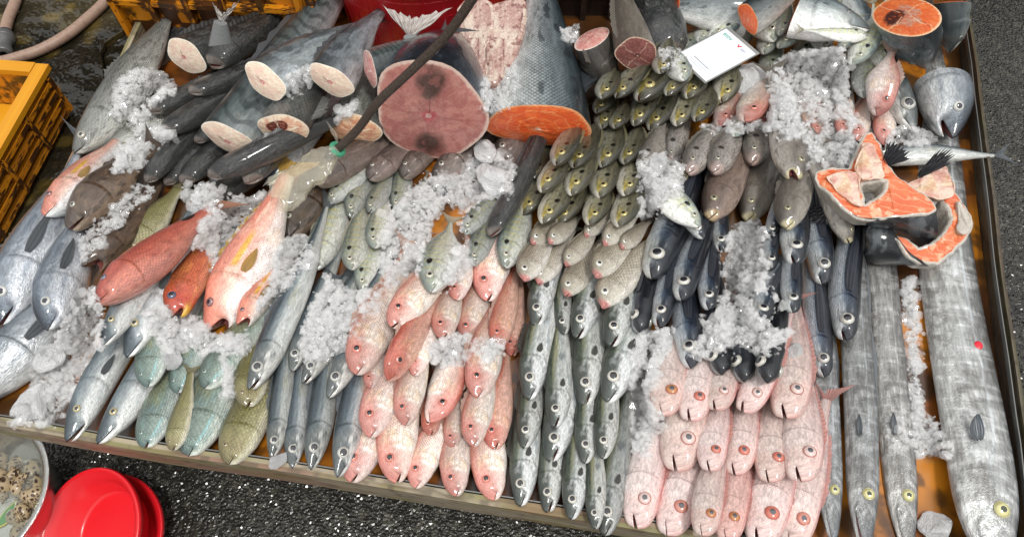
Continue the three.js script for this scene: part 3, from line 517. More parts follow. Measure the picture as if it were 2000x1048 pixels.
  const mtx = new THREE.Matrix4().makeBasis(X, Y2, Z2); g.quaternion.setFromRotationMatrix(mtx); g.position.copy(S).addScaledVector(X, (tm - stretch(t0, st)) * L);
  // eyes on the flank in view (both when the back is up)
  if (!t0 && k.eye) for (const sd of r > .7 ? [f, -f] : [f]) {
    const te = k.eye[0], th = sd * k.eye[1] * Math.PI / 180, c = point(te, th), n = V(0, 0, 0).crossVectors(point(te + .01, th).sub(point(te - .01, th)), point(te, th + .05).sub(point(te, th - .05))).normalize(); if (n.z * sd < 0) n.negate();
    const er = k.eye[2] * s * (kind === 'belt' && q.w > 110 ? .68 : 1), e = obj('eye', eyeGeo, kind === 'redeye' ? redIris[Math.floor(rnd() * 4)] : irisMat(kind), g); e.position.copy(c).addScaledVector(n, er * .02); e.quaternion.setFromUnitVectors(V(0, 0, 1), n); e.scale.setScalar(er);
    const pu = obj('pupil', pupGeo, pupMat(kind), e); pu.scale.setScalar(k.pr ?? .56); pu.position.z = .4;
    obj('eye_rim', socketGeo, rimMat(kind), e);
  }
  const fm = finMat(kind);
  if (t1 === 1 && !o.cutb) {                       // tail fin
    const rows = []; for (let i = 0; i <= 6; i++) { const a = []; for (let j = 0; j <= 12; j++) { const w = j / 6 - 1, b = point(1, w > 0 ? 0 : Math.PI), fx = i / 6, hh = Math.abs(w), y0 = lerp(point(1, Math.PI).y, point(1, 0).y, (w + 1) / 2); a.push(V(b.x - .01 * L + fx * L * .19 * (.5 + .5 * hh ** 1.4), y0 + fx * w * k.span * s * (.7 + .3 * fx), (rnd() - .5) * .004 * s + .006 * s * Math.sin(w * 5 + fx * 3))); } rows.push(a); }
    obj('tail_fin', sheetGeo(rows), fm, g);
  }
  { const [a, b, h] = k.dor, lo = Math.max(a, t0 + .02), hi = Math.min(b, t1 - .02);
    if (hi - lo > .08) { const rows = []; for (let i = 0; i <= 3; i++) { const rw = []; for (let j = 0; j <= 14; j++) { const u = j / 14, t = lerp(lo, hi, u), c = point(t, 0), fx = i / 3; rw.push(V(c.x + fx * h * L * 1.1, c.y - .006 * s + fx * h * s * (.4 + .6 * ss(0, .15, u) * (1 - u * .8)) * (.8 + .2 * Math.sin(j * 2.7)), c.z + fx * .02 * s * (f * -1))); } rows.push(rw); } obj('dorsal_fin', sheetGeo(rows), fm, g); } }
  if ((k.pec || k.wing) && t0 < k.gill + .02 && t1 > k.gill + .15) {
    const tb = k.gill + .035, len = k.wing ? .48 : k.pec, rows = [], th0 = (k.wing ? 72 : 100) * Math.PI / 180;
    for (let i = 0; i <= 6; i++) { const rw = [], fx = i / 6; for (let j = 0; j <= 8; j++) { const w = j / 8 - .5, t = Math.min(.95, tb + fx * len * (1 - .3 * Math.abs(w + .2))), wd = (k.wing ? .5 : .24) * (.25 + 1.5 * Math.sin(Math.PI * Math.min(1, fx * .8 + .12)) * .6), th = f * (th0 + w * wd * 1.4 + (k.wing ? -.25 : .12) * fx), c = point(t, th); c.z += f * s * (.006 + .012 * fx + .004 * Math.sin(j * 2.2)); rw.push(c); } rows.push(rw); }
    obj('pectoral_fin', sheetGeo(rows), fm, g);
  }
  if (kind === 'belt' && q.w > 110) { const c = point(.31, f * 62 * Math.PI / 180), d = new THREE.SphereGeometry(.008, 12, 8); d.scale(1, .9, .3); const mk = obj('red_mark', d, std({ color: lin(.7, .02, .04), roughness: .3 }), g); mk.position.copy(c); }
}

// survey rows: nose x, y, a point further back x, y, body width (photo pixels), options
  row("belt", "ribbon_fish", "long silver ribbon fish", "row beside the tray edge", "ribbon fish along the tray edge", "R", 8, [
    [1632, 1069, 1612, 722, 55, {layer: -2, L: 1.05, tint: "steel"}], [1690, 1083, 1675, 722, 67, {layer: -2, L: 1.1, tint: "steel"}], [1774, 1090, 1723, 532, 70, {layer: -2, L: 1.15, tint: "grey"}]]);
  row("belt", "ribbon_fish", "very wide silver ribbon fish with a red mark on its flank", "", "ribbon fish along the tray edge", "R", 4, [
    [1942, 1131, 1869, 553, 139, {layer: -1, L: 1.25}]]);
  row("redeye", "red_eyed_fish", "pale pink red-eyed fish", "lowest row by the ribbon fish", "pale pink red-eyed fish", "R", 22, [
    [1241, 1033, 1277, 880, 70], [1303, 1047, 1342, 915, 74], [1370, 1047, 1397, 922, 55], [1416, 1057, 1447, 922, 62, {tint: "rosy"}], [1481, 1064, 1517, 922, 84], [1541, 1069, 1565, 949, 77, {bend: 0.02, st: 1.1}]]);
  row("redeye", "red_eyed_fish", "pale pink red-eyed fish", "middle row, mouths gaping", "pale pink red-eyed fish", "R", 22, [
    [1323, 922, 1335, 822, 81, {gape: 0.12}], [1385, 920, 1406, 808, 57, {gape: 0.12}], [1438, 928, 1462, 808, 62, {gape: 0.12}], [1503, 942, 1514, 801, 69, {gape: 0.08}], [1564, 941, 1572, 791, 74, {gape: 0.15, bend: 0.02, st: 1.1}]]);
  row("redeye", "red_eyed_fish", "pale pink red-eyed fish", "upper row below the flying fish", "pale pink red-eyed fish", "R", 22, [
    [1294, 813, 1318, 667, 67], [1345, 822, 1380, 709, 62, {gape: 0.15}], [1397, 801, 1424, 726, 55, {gape: 0.15}], [1452, 806, 1483, 733, 57, {gape: 0.2}], [1538, 818, 1551, 674, 74, {gape: 0.15}]]);
  row("mackerel", "mackerel", "grey green mackerel", "front row at the rim", "grey green mackerel in the middle", "L", 6, [
    [1017, 990, 1026, 853, 57], [1070, 1002, 1075, 901, 52], [1118, 1016, 1129, 880, 52], [1163, 1034, 1168, 894, 39], [1179, 1047, 1217, 832, 62, {tint: "dark"}]]);
  row("mackerel", "mackerel", "grey green mackerel", "second row up from the rim", "grey green mackerel in the middle", "L", 6, [
    [1026, 877, 1036, 764, 50], [1077, 904, 1087, 825, 64], [1142, 906, 1144, 798, 50], [1177, 897, 1187, 791, 48]]);
  row("mackerel", "mackerel", "grey green mackerel", "third row up from the rim", "grey green mackerel in the middle", "L", 6, [
    [1029, 781, 1046, 681, 58], [1084, 836, 1091, 688, 53], [1141, 794, 1153, 681, 60], [1187, 788, 1217, 681, 69]]);
  row("mackerel", "mackerel", "grey green mackerel", "row under the pink-mouthed fish", "grey green mackerel in the middle", "L", 6, [
    [1041, 637, 1065, 546, 50], [1101, 653, 1098, 560, 39], [1127, 662, 1147, 567, 58], [1194, 678, 1217, 594, 58]]);
  row("bream", "pink_bream", "rosy pink bream", "front row over the wooden rim", "rosy pink bream", "L", 12, [
    [687, 944, 727, 839, 74], [770, 944, 784, 836, 74, {tint: "pale"}], [811, 954, 849, 853, 62, {tint: "pale"}], [890, 970, 895, 873, 62], [967, 978, 962, 867, 69, {tint: "pale"}]]);
  row("bream", "pink_bream", "rosy pink bream", "second row above the rim", "rosy pink bream", "L", 14, [
    [723, 855, 761, 757, 69], [790, 831, 813, 740, 58], [842, 851, 849, 740, 39, {tint: "red"}], [886, 877, 895, 801, 41], [923, 872, 941, 764, 57], [965, 878, 993, 715, 57, {tint: "red"}]]);
  row("bream", "pink_bream", "pink bream with belly turned to the photo left", "", "rosy pink bream", "R", 18, [
    [842, 826, 883, 709, 70, {tint: "pale"}]]);
  row("bream", "pink_bream", "rosy pink bream", "third row, among scattered ice", "rosy pink bream", "L", 16, [
    [723, 758, 744, 681, 34], [809, 734, 832, 674, 43, {tint: "pale"}], [933, 778, 959, 643, 65], [1001, 696, 1019, 560, 42, {tint: "red", st: 1.8}]]);
  row("bream", "pink_bream", "rosy pink bream", "upper row below the silver scad", "rosy pink bream", "L", 14, [
    [864, 663, 881, 587, 55], [909, 670, 933, 587, 57], [974, 678, 996, 553, 46, {tint: "red", st: 1.8}], [765, 594, 789, 546, 39], [892, 586, 905, 525, 45, {tint: "pale"}], [948, 588, 969, 501, 72, {tint: "pale"}]]);
  row("bream", "pink_bream", "big pink bream with pale belly, beside the ice and blue mackerel", "", "rosy pink bream", "L", 18, [
    [696, 733, 754, 608, 77, {layer: 1}]]);
  row("bream", "pink_bream", "pink and white bream lying aslant under the striped trevally", "", "rosy pink bream", "L", 18, [
    [763, 639, 847, 553, 65, {layer: 1, tint: "pale"}]]);
  row("bream", "pink_bream", "slim red bream seen from above, between pale breams", "", "rosy pink bream", "L", 65, [
    [756, 744, 840, 594, 46, {layer: 1, tint: "red"}]]);
  row("bluescad", "blue_scad", "slim blue backed scad", "front row at the rim", "slim blue backed scad", "L", 30, [
    [531, 895, 552, 722, 41], [572, 915, 586, 750, 43], [610, 919, 632, 757, 48], [658, 933, 686, 791, 52]]);
  row("bluescad", "blue_scad", "large eyed dark blue mackerel", "upper row beside the pink bream", "dark blue mackerel", "L", 20, [
    [488, 763, 589, 523, 57, {layer: 1}], [567, 725, 651, 496, 41], [593, 751, 655, 623, 46], [643, 779, 689, 667, 53]]);
  row("bluescad", "blue_scad", "blue mackerel half buried in ice", "the icy pair", "dark blue mackerel", "L", 30, [
    [651, 587, 699, 525, 31, {layer: -1}], [672, 632, 727, 560, 38, {layer: -1}]]);
  row("parrot", "parrotfish", "blue green parrotfish", "front row at the rim", "blue green parrotfish", "L", 8, [
    [285, 875, 323, 767, 65], [369, 891, 412, 777, 88]]);
  row("olive", "olive_wrasse", "olive scaled wrasse", "front row at the rim", "olive wrasse between parrotfish", "L", 8, [
    [338, 880, 361, 777, 45], [444, 907, 490, 808, 81]]);
  row("olive", "olive_wrasse", "tan wrasse with white belly tucked under a dark mackerel", "", "olive wrasse between parrotfish", "L", 18, [
    [483, 795, 500, 715, 60]]);
  row("parrot", "parrotfish", "blue green parrotfish", "second row, nose in the ice", "blue green parrotfish", "L", 8, [
    [288, 756, 306, 674, 57], [347, 768, 371, 702, 57], [398, 759, 446, 695, 70]]);
  row("king", "kingfish", "sharp nosed silver kingfish", "row reaching over the wooden rim", "sharp nosed silver kingfish", "L", 18, [
    [124, 862, 220, 702, 62], [192, 869, 275, 729, 64]]);
  row("king", "kingfish", "sharp nosed silver kingfish", "row beneath the red fish", "sharp nosed silver kingfish", "L", 18, [
    [194, 675, 254, 577, 52], [246, 699, 319, 546, 67]]);
  row("tuna", "tuna", "round silver tuna with its nose out of the picture", "", "silver tuna", "L", 18, [
    [-62, 797, 62, 642, 106]]);
  row("tuna", "tuna", "silver tuna with long fin", "row at the tray corner", "silver tuna", "L", 14, [
    [-2, 636, 86, 460, 100], [93, 646, 148, 460, 91]]);
  row("redgoat", "red_goatfish", "red fish with yellow streak and black tail spot", "", "", "L", 10, [
    [189, 594, 347, 467, 91, {layer: 1, st: 0.95}]]);
  row("orange", "orange_snapper", "orange red fish with yellow mouth beside the red fish", "", "", "L", 16, [
    [338, 620, 398, 495, 74, {gape: 0.5}]]);
  row("pinksnapper", "pink_snapper", "large pink and white snapper with yellow fins and open mouth", "", "", "L", 14, [
    [414, 655, 517, 464, 98, {gape: 0.8, layer: 1, st: 0.9}]]);
  row("pinksnapper", "pink_snapper", "small pink snapper with open mouth, half under ice", "", "", "L", 20, [
    [468, 636, 531, 546, 52, {gape: 0.8}]]);
  row("grouper", "grouper", "dark brown grouper lying over the pink faced fish", "", "", "L", 14, [
    [132, 448, 240, 347, 76, {layer: 1, st: 0.65}]]);
  row("grouper", "grouper", "mottled brown grouper with gaping mouth on the ice", "", "", "L", 40, [
    [170, 527, 292, 388, 57, {gape: 1}]]);
  row("olive", "olive_wrasse", "yellow olive wrasse with large scales beside the red fish", "", "", "L", 16, [
    [248, 493, 364, 385, 62, {st: 0.85}]]);
  row("pinksnapper", "pink_snapper", "grey faced pink fish at the tray corner under the grouper", "", "", "L", 10, [
    [90, 424, 203, 319, 77, {tint: "ash", st: 0.75}]]);
  row("mullet", "mullet", "small grey fish head poking out of the ice below the mullet", "", "", "L", 12, [
    [172, 333, 268, 268, 65, {layer: -1, st: 0.6}]]);
  row("mullet", "mullet", "long grey mullet hanging over the tray side with tail up", "", "", "L", 30, [
    [148, 302, 288, 106, 69, {layer: 1, L: 0.43}]]);
  row("dark", "snakehead", "dark long fish behind the grey mullet", "", "", "L", 70, [
    [240, 172, 361, 62, 38, {layer: -1, L: 0.42}]]);
  row("dark", "snakehead", "smooth black snakehead", "lowest row below the cut pieces", "smooth black snakeheads", "L", 72, [
    [282, 355, 338, 292, 43, {st: 0.85}], [319, 360, 381, 304, 41, {st: 0.85}], [352, 360, 420, 302, 53, {st: 0.85}], [404, 344, 480, 306, 51, {st: 0.85}], [478, 359, 528, 292, 59, {st: 0.85, tint: "pale"}], [385, 399, 469, 357, 45, {st: 0.85}]]);
  row("dark", "snakehead", "smooth black snakehead", "upper row beside the ice heap", "smooth black snakeheads", "L", 72, [
    [378, 276, 422, 251, 39, {st: 0.85}], [312, 259, 395, 216, 51, {st: 0.85}], [290, 220, 378, 185, 47, {st: 0.85}], [367, 181, 457, 148, 47, {st: 0.85}]]);
  row("dark", "snakehead", "large black flat-headed fish above the first cut face", "", "", "L", 72, [
    [407, 123, 572, 14, 67, {layer: 2, fix: 1, y0: 0.1, y1: 0.06}]]);
  row("dark", "black_fish_piece", "thick dark fish body cut to a pale oval face", "", "fish cut through", "L", 72, [
    [365, 110, 508, 38, 81, {cut: "cream", t0: 0.3, layer: 1, fix: 1, y0: 0.09, y1: 0.06, tilt: -0.6}]]);
  row("grouper", "grouper", "dark speckled grouper under the plastic bag", "", "", "L", 14, [
    [560, 469, 617, 381, 77, {tint: "dark"}]]);
  row("king", "kingfish", "silver fish mostly covered by the plastic bag", "", "", "L", 18, [
    [519, 362, 572, 295, 52]]);
  row("brown", "surgeonfish", "brown grey surgeonfish", "row below the tuna cut", "brown surgeonfish", "L", 18, [
    [615, 359, 723, 288, 58], [723, 352, 782, 292, 48], [785, 346, 840, 292, 43], [847, 355, 924, 292, 64], [972, 326, 1014, 268, 65]]);
  row("trevally", "silver_scad", "yellow striped silver scad", "lower row on the ice", "silver scad with yellow sheen", "L", 18, [
    [615, 528, 655, 405, 62], [686, 528, 706, 422, 52], [708, 571, 730, 488, 48]]);
  row("trevally", "silver_scad", "small grey scad", "upper row below the surgeonfish", "silver scad with yellow sheen", "L", 22, [
    [730, 485, 747, 412, 43], [639, 397, 679, 357, 38, {tint: "dark"}], [682, 425, 708, 361, 45, {tint: "dark"}], [720, 415, 749, 361, 38, {tint: "dark"}], [775, 413, 784, 364, 38, {tint: "dark"}]]);
  row("trevally", "silver_scad", "tiny scad head peeking out of the ice by the tuna", "", "silver scad with yellow sheen", "L", 18, [
    [819, 421, 826, 367, 23, {tint: "dark"}]]);
  row("trevally", "silver_scad", "broad silver trevally with pale bars lying on the ice", "", "", "L", 10, [
    [841, 571, 880, 436, 74, {layer: 2, st: 0.78}]]);
  row("trevally", "silver_scad", "scad half hidden behind the broad silver trevally", "", "silver scad with yellow sheen", "L", 18, [
    [814, 543, 828, 477, 33]]);
  row("trevally", "silver_scad", "grey scad", "row between ice and pink-mouthed fish", "silver scad with yellow sheen", "L", 22, [
    [905, 457, 948, 409, 41, {tint: "dark"}], [921, 519, 955, 450, 45, {tint: "dark"}], [986, 523, 1017, 433, 58]]);
  row("dark", "slender_dark_fish", "slender dark fish with yellowish tail lying below the salmon", "", "", "L", 50, [
    [957, 464, 1014, 347, 44, {layer: 1, L: 0.33}]]);
  row("mojarra", "pink_mouthed_fish", "little pink-mouthed silver fish", "lowest row", "silver fish with pink mouths", "L", 10, [
    [1105, 580, 1147, 522, 52], [1175, 602, 1249, 501, 64]]);
  row("mojarra", "pink_mouthed_fish", "little pink-mouthed silver fish", "middle row", "silver fish with pink mouths", "L", 12, [
    [1024, 550, 1055, 484, 52], [1051, 556, 1099, 474, 45], [1105, 521, 1144, 470, 38], [1162, 542, 1208, 488, 58]]);
  row("mojarra", "pink_mouthed_fish", "little pink-mouthed silver fish", "top row below the yellow-eyed scad", "silver fish with pink mouths", "L", 25, [
    [1039, 478, 1080, 436, 38], [1072, 475, 1123, 433, 34], [1144, 464, 1175, 429, 33], [1179, 480, 1225, 433, 36], [1213, 486, 1273, 424, 33]]);
  row("yellowscad", "yellow_scad", "olive scad with yellow cheek", "lowest row of the pack", "olive scad packed in rows", "R", 30, [
    [1022, 420, 1058, 364, 53], [1060, 437, 1092, 374, 53], [1092, 439, 1130, 374, 52], [1154, 439, 1175, 378, 52], [1211, 442, 1225, 374, 55]]);
  row("yellowscad", "yellow_scad", "olive scad with yellow cheek", "second row of the pack", "olive scad packed in rows", "R", 30, [
    [1036, 353, 1072, 271, 38, {tint: "dark"}], [1060, 375, 1099, 306, 55], [1117, 382, 1141, 316, 55], [1170, 387, 1189, 319, 57], [1224, 382, 1234, 319, 48], [1306, 372, 1335, 319, 34]]);
  row("yellowscad", "yellow_scad", "dark grey scad", "third row, below the cut salmon", "olive scad packed in rows", "R", 30, [
    [1089, 322, 1113, 268, 52, {tint: "dark"}], [1122, 327, 1154, 261, 52, {tint: "dark"}], [1180, 326, 1199, 254, 55, {tint: "dark"}], [1223, 319, 1244, 251, 45, {tint: "dark"}]]);
  row("yellowscad", "yellow_scad", "dark grey scad", "fourth row, beside the cut salmon", "olive scad packed in rows", "R", 28, [
    [1176, 252, 1191, 189, 42, {tint: "dark"}], [1202, 250, 1227, 189, 39, {tint: "dark"}], [1239, 247, 1266, 192, 48, {tint: "dark"}], [1272, 255, 1306, 189, 48, {tint: "dark"}], [1322, 247, 1344, 189, 48], [1362, 237, 1381, 192, 41, {tint: "dark"}]]);
  row("yellowscad", "yellow_scad", "dark grey scad", "row below the dark red cut", "olive scad packed in rows", "R", 28, [
    [1203, 192, 1237, 148, 45, {tint: "dark"}], [1249, 197, 1301, 134, 74, {tint: "dark"}], [1304, 187, 1328, 148, 39, {tint: "dark"}], [1345, 192, 1363, 151, 45, {tint: "pale"}], [1413, 200, 1423, 155, 48, {tint: "pale"}]]);
  row("yellowscad", "yellow_scad", "dark grey scad", "the last row behind the pack", "olive scad packed in rows", "R", 28, [
    [1178, 192, 1189, 161, 45, {tint: "dark"}], [1167, 220, 1181, 185, 38, {tint: "dark"}], [1290, 144, 1297, 117, 41, {tint: "dark"}]]);
  row("speckled", "speckled_fish", "grey speckled fish", "row below the pale pink heads", "grey speckled fish", "L", 25, [
    [1258, 338, 1289, 261, 48], [1307, 324, 1333, 251, 45], [1344, 339, 1380, 268, 52], [1392, 336, 1426, 278, 50], [1467, 320, 1486, 264, 52]]);
  row("rabbit", "toothy_fish", "grey fish head with open toothed mouth beside the ice", "", "", "R", 14, [
    [1555, 351, 1541, 268, 69, {gape: 0.5, layer: 1}]]);
  row("bream", "small_pink_fish", "small pale pink fish", "row below the payment card", "small pink fish near the card", "R", 22, [
    [1405, 248, 1416, 199, 45, {tint: "grey"}], [1454, 238, 1476, 185, 54], [1481, 243, 1498, 199, 38, {tint: "grey"}]]);
  row("trevally", "silver_scad", "stubby pale fish head under the pink one by the card", "", "", "R", 18, [
    [1435, 267, 1450, 230, 41, {tint: "pale"}]]);
  row("bream", "small_pink_fish", "small pink fish half buried in ice", "the icy row", "small pink fish in the ice", "L", 20, [
    [1523, 248, 1529, 213, 23, {tint: "red"}], [1570, 259, 1576, 206, 32], [1595, 270, 1604, 220, 34], [1645, 266, 1657, 209, 37], [1675, 275, 1690, 220, 37]]);
  row("bream", "small_pink_fish", "broad pink fish body with barred flank beside the silver mackerel", "", "", "L", 18, [
    [1728, 285, 1728, 192, 45, {st: 0.8}]]);
  row("bream", "small_pink_fish", "white faced pink fish above the barred pink body", "", "", "R", 18, [
    [1710, 227, 1728, 161, 55, {layer: 1, tint: "grey", st: 0.5}]]);
  row("trevally", "bait_fish", "small dark eyed fish", "row beside the payment card", "small fish round the card", "R", 22, [
    [1329, 102, 1359, 62, 41, {tint: "dark"}], [1339, 157, 1311, 110, 48, {tint: "pale"}], [1366, 82, 1380, 55, 38], [1387, 74, 1424, 48, 45, {tint: "pale"}], [1455, 88, 1455, 41, 55, {tint: "pale"}]]);
  row("trevally", "bait_fish", "small pale fish head", "heap under the spotted salmon head", "small fish round the card", "R", 30, [
    [1514, 82, 1483, 38, 52, {tint: "pale"}], [1493, 106, 1505, 69, 41], [1524, 70, 1531, 41, 31, {tint: "dark"}], [1522, 95, 1551, 58, 41], [1546, 120, 1576, 86, 38], [1497, 146, 1509, 103, 38, {tint: "dark"}], [1498, 187, 1509, 151, 29, {tint: "dark"}]]);
  row("trevally", "bait_fish", "little silver fish head", "heap above the blue mackerel", "small fish round the card", "R", 25, [
    [1613, 106, 1604, 69, 41, {tint: "pale"}], [1697, 71, 1645, 65, 29, {tint: "pale"}], [1642, 98, 1652, 82, 24, {tint: "dark"}], [1666, 127, 1693, 79, 50, {tint: "pale"}], [1726, 135, 1716, 86, 41, {tint: "pale"}], [1686, 192, 1693, 113, 52, {tint: "dark"}], [1645, 201, 1649, 137, 27, {tint: "dark"}]]);
  row("bluescad", "blue_scad", "fat blue and silver mackerel beside the tuna head", "", "", "R", 16, [
    [1786, 255, 1731, 134, 64]]);
  row("bluescad", "blue_scad", "silver mackerel lying crosswise with its tail over the tray edge", "", "", "U", -8, [
    [1693, 306, 1841, 300, 43, {layer: 3, L: 0.235}]]);
  row("tuna", "cut_tuna", "big severed tuna head with white ringed eye at the tray edge", "", "", "R", 10, [
    [1860, 271, 1834, 103, 113, {gape: 0.4, layer: 1, cutb: "dark", t1: 0.36}]]);
  row("flying", "flying_fish", "blue backed flying fish", "lowest row, head deep in ice", "blue backed flying fish", "R", 30, [
    [1351, 719, 1344, 587, 58], [1409, 733, 1402, 639, 48, {roll: 75, tint: "dark"}], [1454, 745, 1462, 659, 46, {roll: 75, tint: "dark"}], [1498, 748, 1524, 615, 48, {roll: 75, tint: "dark"}]]);
  row("flying", "flying_fish", "blue backed flying fish", "middle row left of the ice", "blue backed flying fish", "R", 28, [
    [1249, 648, 1261, 543, 42, {roll: 70, tint: "dark"}], [1287, 638, 1308, 539, 45], [1328, 587, 1357, 467, 55], [1385, 605, 1397, 488, 41]]);
  row("flying", "flying_fish", "blue backed flying fish", "top row under the yellowish trevally", "blue backed flying fish", "R", 26, [
    [1273, 545, 1318, 440, 65], [1375, 466, 1352, 429, 33, {tint: "pale"}], [1407, 492, 1409, 422, 33]]);
  row("flying", "flying_fish", "blue backed flying fish", "row right of the ice heap", "blue backed flying fish", "R", 26, [
    [1478, 631, 1510, 553, 45], [1548, 611, 1555, 519, 41], [1503, 526, 1515, 443, 31], [1503, 464, 1514, 429, 27, {tint: "dark"}], [1555, 516, 1555, 440, 52, {tint: "pale"}]]);
  row("flying", "flying_fish", "wing-folded flying fish", "row beside the ribbon fish", "blue backed flying fish", "R", 24, [
    [1611, 737, 1594, 551, 50], [1609, 556, 1599, 436, 52], [1647, 666, 1661, 488, 58]]);
  row("trevally", "silver_scad", "yellowish white trevally lying aslant on the flying fish", "", "", "R", 10, [
    [1366, 444, 1304, 381, 57, {layer: 1, tint: "pale", st: 0.7}]]);
  row("rabbit", "grey_fish", "plump grey brown fish", "row above the flying fish", "plump grey brown fish", "L", 16, [
    [1385, 429, 1424, 343, 76, {tint: "rosy"}], [1460, 434, 1491, 350, 69], [1534, 445, 1560, 357, 69]]);
  row("rabbit", "grey_fish", "smooth grey fish head with yellow lip under the salmon collar", "", "", "R", 12, [
    [1662, 475, 1625, 405, 46, {layer: 1}]]);
  row("striped", "striped_fish_piece", "long striped mackerel body with oblique cut end", "", "fish cut through", "L", 40, [
    [447, 267, 699, -65, 98, {cut: "cream", t0: 0.3, t1: 0.9, layer: 3, fix: 1, y0: 0.1, y1: 0.07, cutb: "cream", shear: 0.1, tilt: -0.1}]]);
  row("plain", "grey_fish_piece", "grey fish tail section with round pale cut face", "", "fish cut through", "L", 30, [
    [516, 153, 727, 21, 82, {tint: "pale", cut: "cream", t0: 0.42, layer: 5, fix: 1, y0: 0.19, y1: 0.12, tilt: -0.3}]]);
  row("mullet", "grey_fish_piece", "dark speckled piece with a hollow cut belly", "", "fish cut through", "R", 25, [
    [555, 252, 620, 124, 110, {tint: "dark", cut: "hollow", t0: 0.4, t1: 0.8, layer: 4, fix: 1, y0: 0.12, y1: 0.1, cutb: "cream"}]]);
  row("plain", "grey_fish_piece", "fish piece with near round cut face beside the whisk stick", "", "fish cut through", "L", 40, [
    [642, 157, 744, 7, 84, {cut: "cream", t0: 0.42, layer: 5, fix: 1, y0: 0.18, y1: 0.12}]]);
  row("mullet", "grey_fish_piece", "pale silver piece with fleshy cut face under the whisk stick", "", "fish cut through", "R", 20, [
    [691, 246, 730, 144, 113, {tint: "pale", cut: "flesh", t0: 0.42, t1: 0.8, layer: 4, fix: 1, y0: 0.09, y1: 0.08, cutb: "cream"}]]);
  row("striped", "grey_fish_piece", "barred tail section with pink diamond-shaped cut face", "", "fish cut through", "R", 35, [
    [722, 132, 868, 69, 93, {cut: "pink", t0: 0.45, layer: 6, fix: 1, y0: 0.2, y1: 0.2, tilt: -0.5}]]);
  row("tuna", "tuna_piece", "thick tuna body with broad dark pink cut face", "", "fish cut through", "R", 84, [
    [845, 220, 898, 24, 220, {tint: "dark", cut: "tuna", t0: 0.36, t1: 0.95, cutb: "dark", layer: 6, fix: 1, y0: 0.14, y1: 0.1, shear: 0.06}]]);
  row("salmon", "salmon_piece", "large scaled salmon body with orange cut end", "", "fish cut through", "R", 0, [
    [1055, 245, 1067, 3, 206, {cut: "salmon", t0: 0.4, layer: 6, fix: 1, y0: 0.1, y1: 0.07, tailcut: 1, shear: 0.05, tilt: 0.1}]]);
  row("rabbit", "grey_fish_piece", "dark fish with pink cut face at the back", "", "fish cut through", "L", 40, [
    [1189, 165, 1160, 74, 89, {tint: "dark", cutb: "pink", t1: 0.42, layer: 4, fix: 1, y0: 0.04, y1: 0.13}]]);
  row("rabbit", "grey_fish_piece", "yellowish piece with dark red heart-shaped cut face", "", "fish cut through", "L", 40, [
    [1248, 105, 1225, 7, 86, {tint: "pale", cut: "darkred", t0: 0.36, t1: 0.75, cutb: "darkred", layer: 5, fix: 1, y0: 0.14, y1: 0.12, tilt: -0.1}]]);
  row("dark", "snakehead", "big black fish head pointing down beside the dark red cut", "", "", "L", 70, [
    [1297, 115, 1239, -113, 100, {layer: 3, fix: 1, y0: 0.07, y1: 0.05}]]);
  row("salmon", "cut_salmon", "spotted salmon head lying sideways at the back", "", "salmon heads", "U", 8, [
    [1698, 60, 1559, 21, 113, {layer: 5, t1: 0.36, cutb: "salmon", fix: 1, y0: 0.12, y1: 0.11, tint: "pale"}]]);
  row("salmon", "cut_salmon", "upright salmon head with orange cut face upward", "", "salmon heads", "L", 40, [
    [1800, 132, 1772, 33, 118, {layer: 6, t1: 0.36, cutb: "salmonhead", fix: 1, y0: 0.05, y1: 0.17}]]);
  row("salmon", "cut_salmon", "dark salmon head at the back corner of the tray", "", "salmon heads", "L", 50, [
    [1855, 103, 1865, 7, 89, {layer: 3, t1: 0.42, cutb: "salmon", fix: 1, y0: 0.04, y1: 0.11}]]);
  row("salmon", "cut_salmon", "glossy black salmon body lying crosswise at the back", "", "salmon heads", "U", 45, [
    [1459, 21, 1325, 17, 82, {layer: 2, t0: 0.35, t1: 0.8, cut: "salmon", cutb: "salmon", fix: 1, y0: 0.09, y1: 0.09}]]);
  row("salmon", "cut_salmon", "black salmon piece with dark fin beside the payment card", "", "salmon heads", "L", 45, [
    [1462, 36, 1548, -14, 55, {layer: 3, t0: 0.3, t1: 0.8, cut: "salmon", cutb: "salmon", fix: 1, y0: 0.13, y1: 0.11}]]);
queue.sort((a, b) => (a.o.layer ?? 0) - (b.o.layer ?? 0) || b.hy - a.hy);
for (const q of queue) layFish(q);

// ---------------------------------------------------------------- crushed ice
function hit(px, py) {                            // first thing met from the survey point
  const d = dirOf(px, py).normalize(), p = CAM.clone().addScaledVector(d, .7);
  for (let i = 0; i < 900; i++) { if (p.y <= level(p.x, p.z)) return p; p.addScaledVector(d, .003); }
  return p;
}
const iceMat = std({ color: lin(.985, .985, .985), roughness: .04, transmission: .8, ior: 1.31 });
const iceLumpMat = std({ color: lin(.98, .985, .99), roughness: .16, transmission: .3, ior: 1.31, clearcoat: .5, clearcoatRoughness: .05, bumpMap: rep(skinBump, 3, 3), bumpScale: .004 });
const chips = [0, 1, 2].map(() => {
  const g = new THREE.IcosahedronGeometry(1, 0), p = g.attributes.position, m = new Map();
  for (let i = 0; i < p.count; i++) { const k = [p.getX(i), p.getY(i), p.getZ(i)].map(a => a.toFixed(2)).join(); if (!m.has(k)) m.set(k, rr(.62, 1.25)); const f = m.get(k); p.setXYZ(i, p.getX(i) * f, p.getY(i) * f, p.getZ(i) * f); }
  g.computeVertexNormals(); return g;
});
const inside = (x, y, q) => { let c = false; for (let i = 0, j = q.length - 1; i < q.length; j = i++) if ((q[i][1] > y) !== (q[j][1] > y) && x < (q[j][0] - q[i][0]) * (y - q[i][1]) / (q[j][1] - q[i][1]) + q[i][0]) c = !c; return c; };
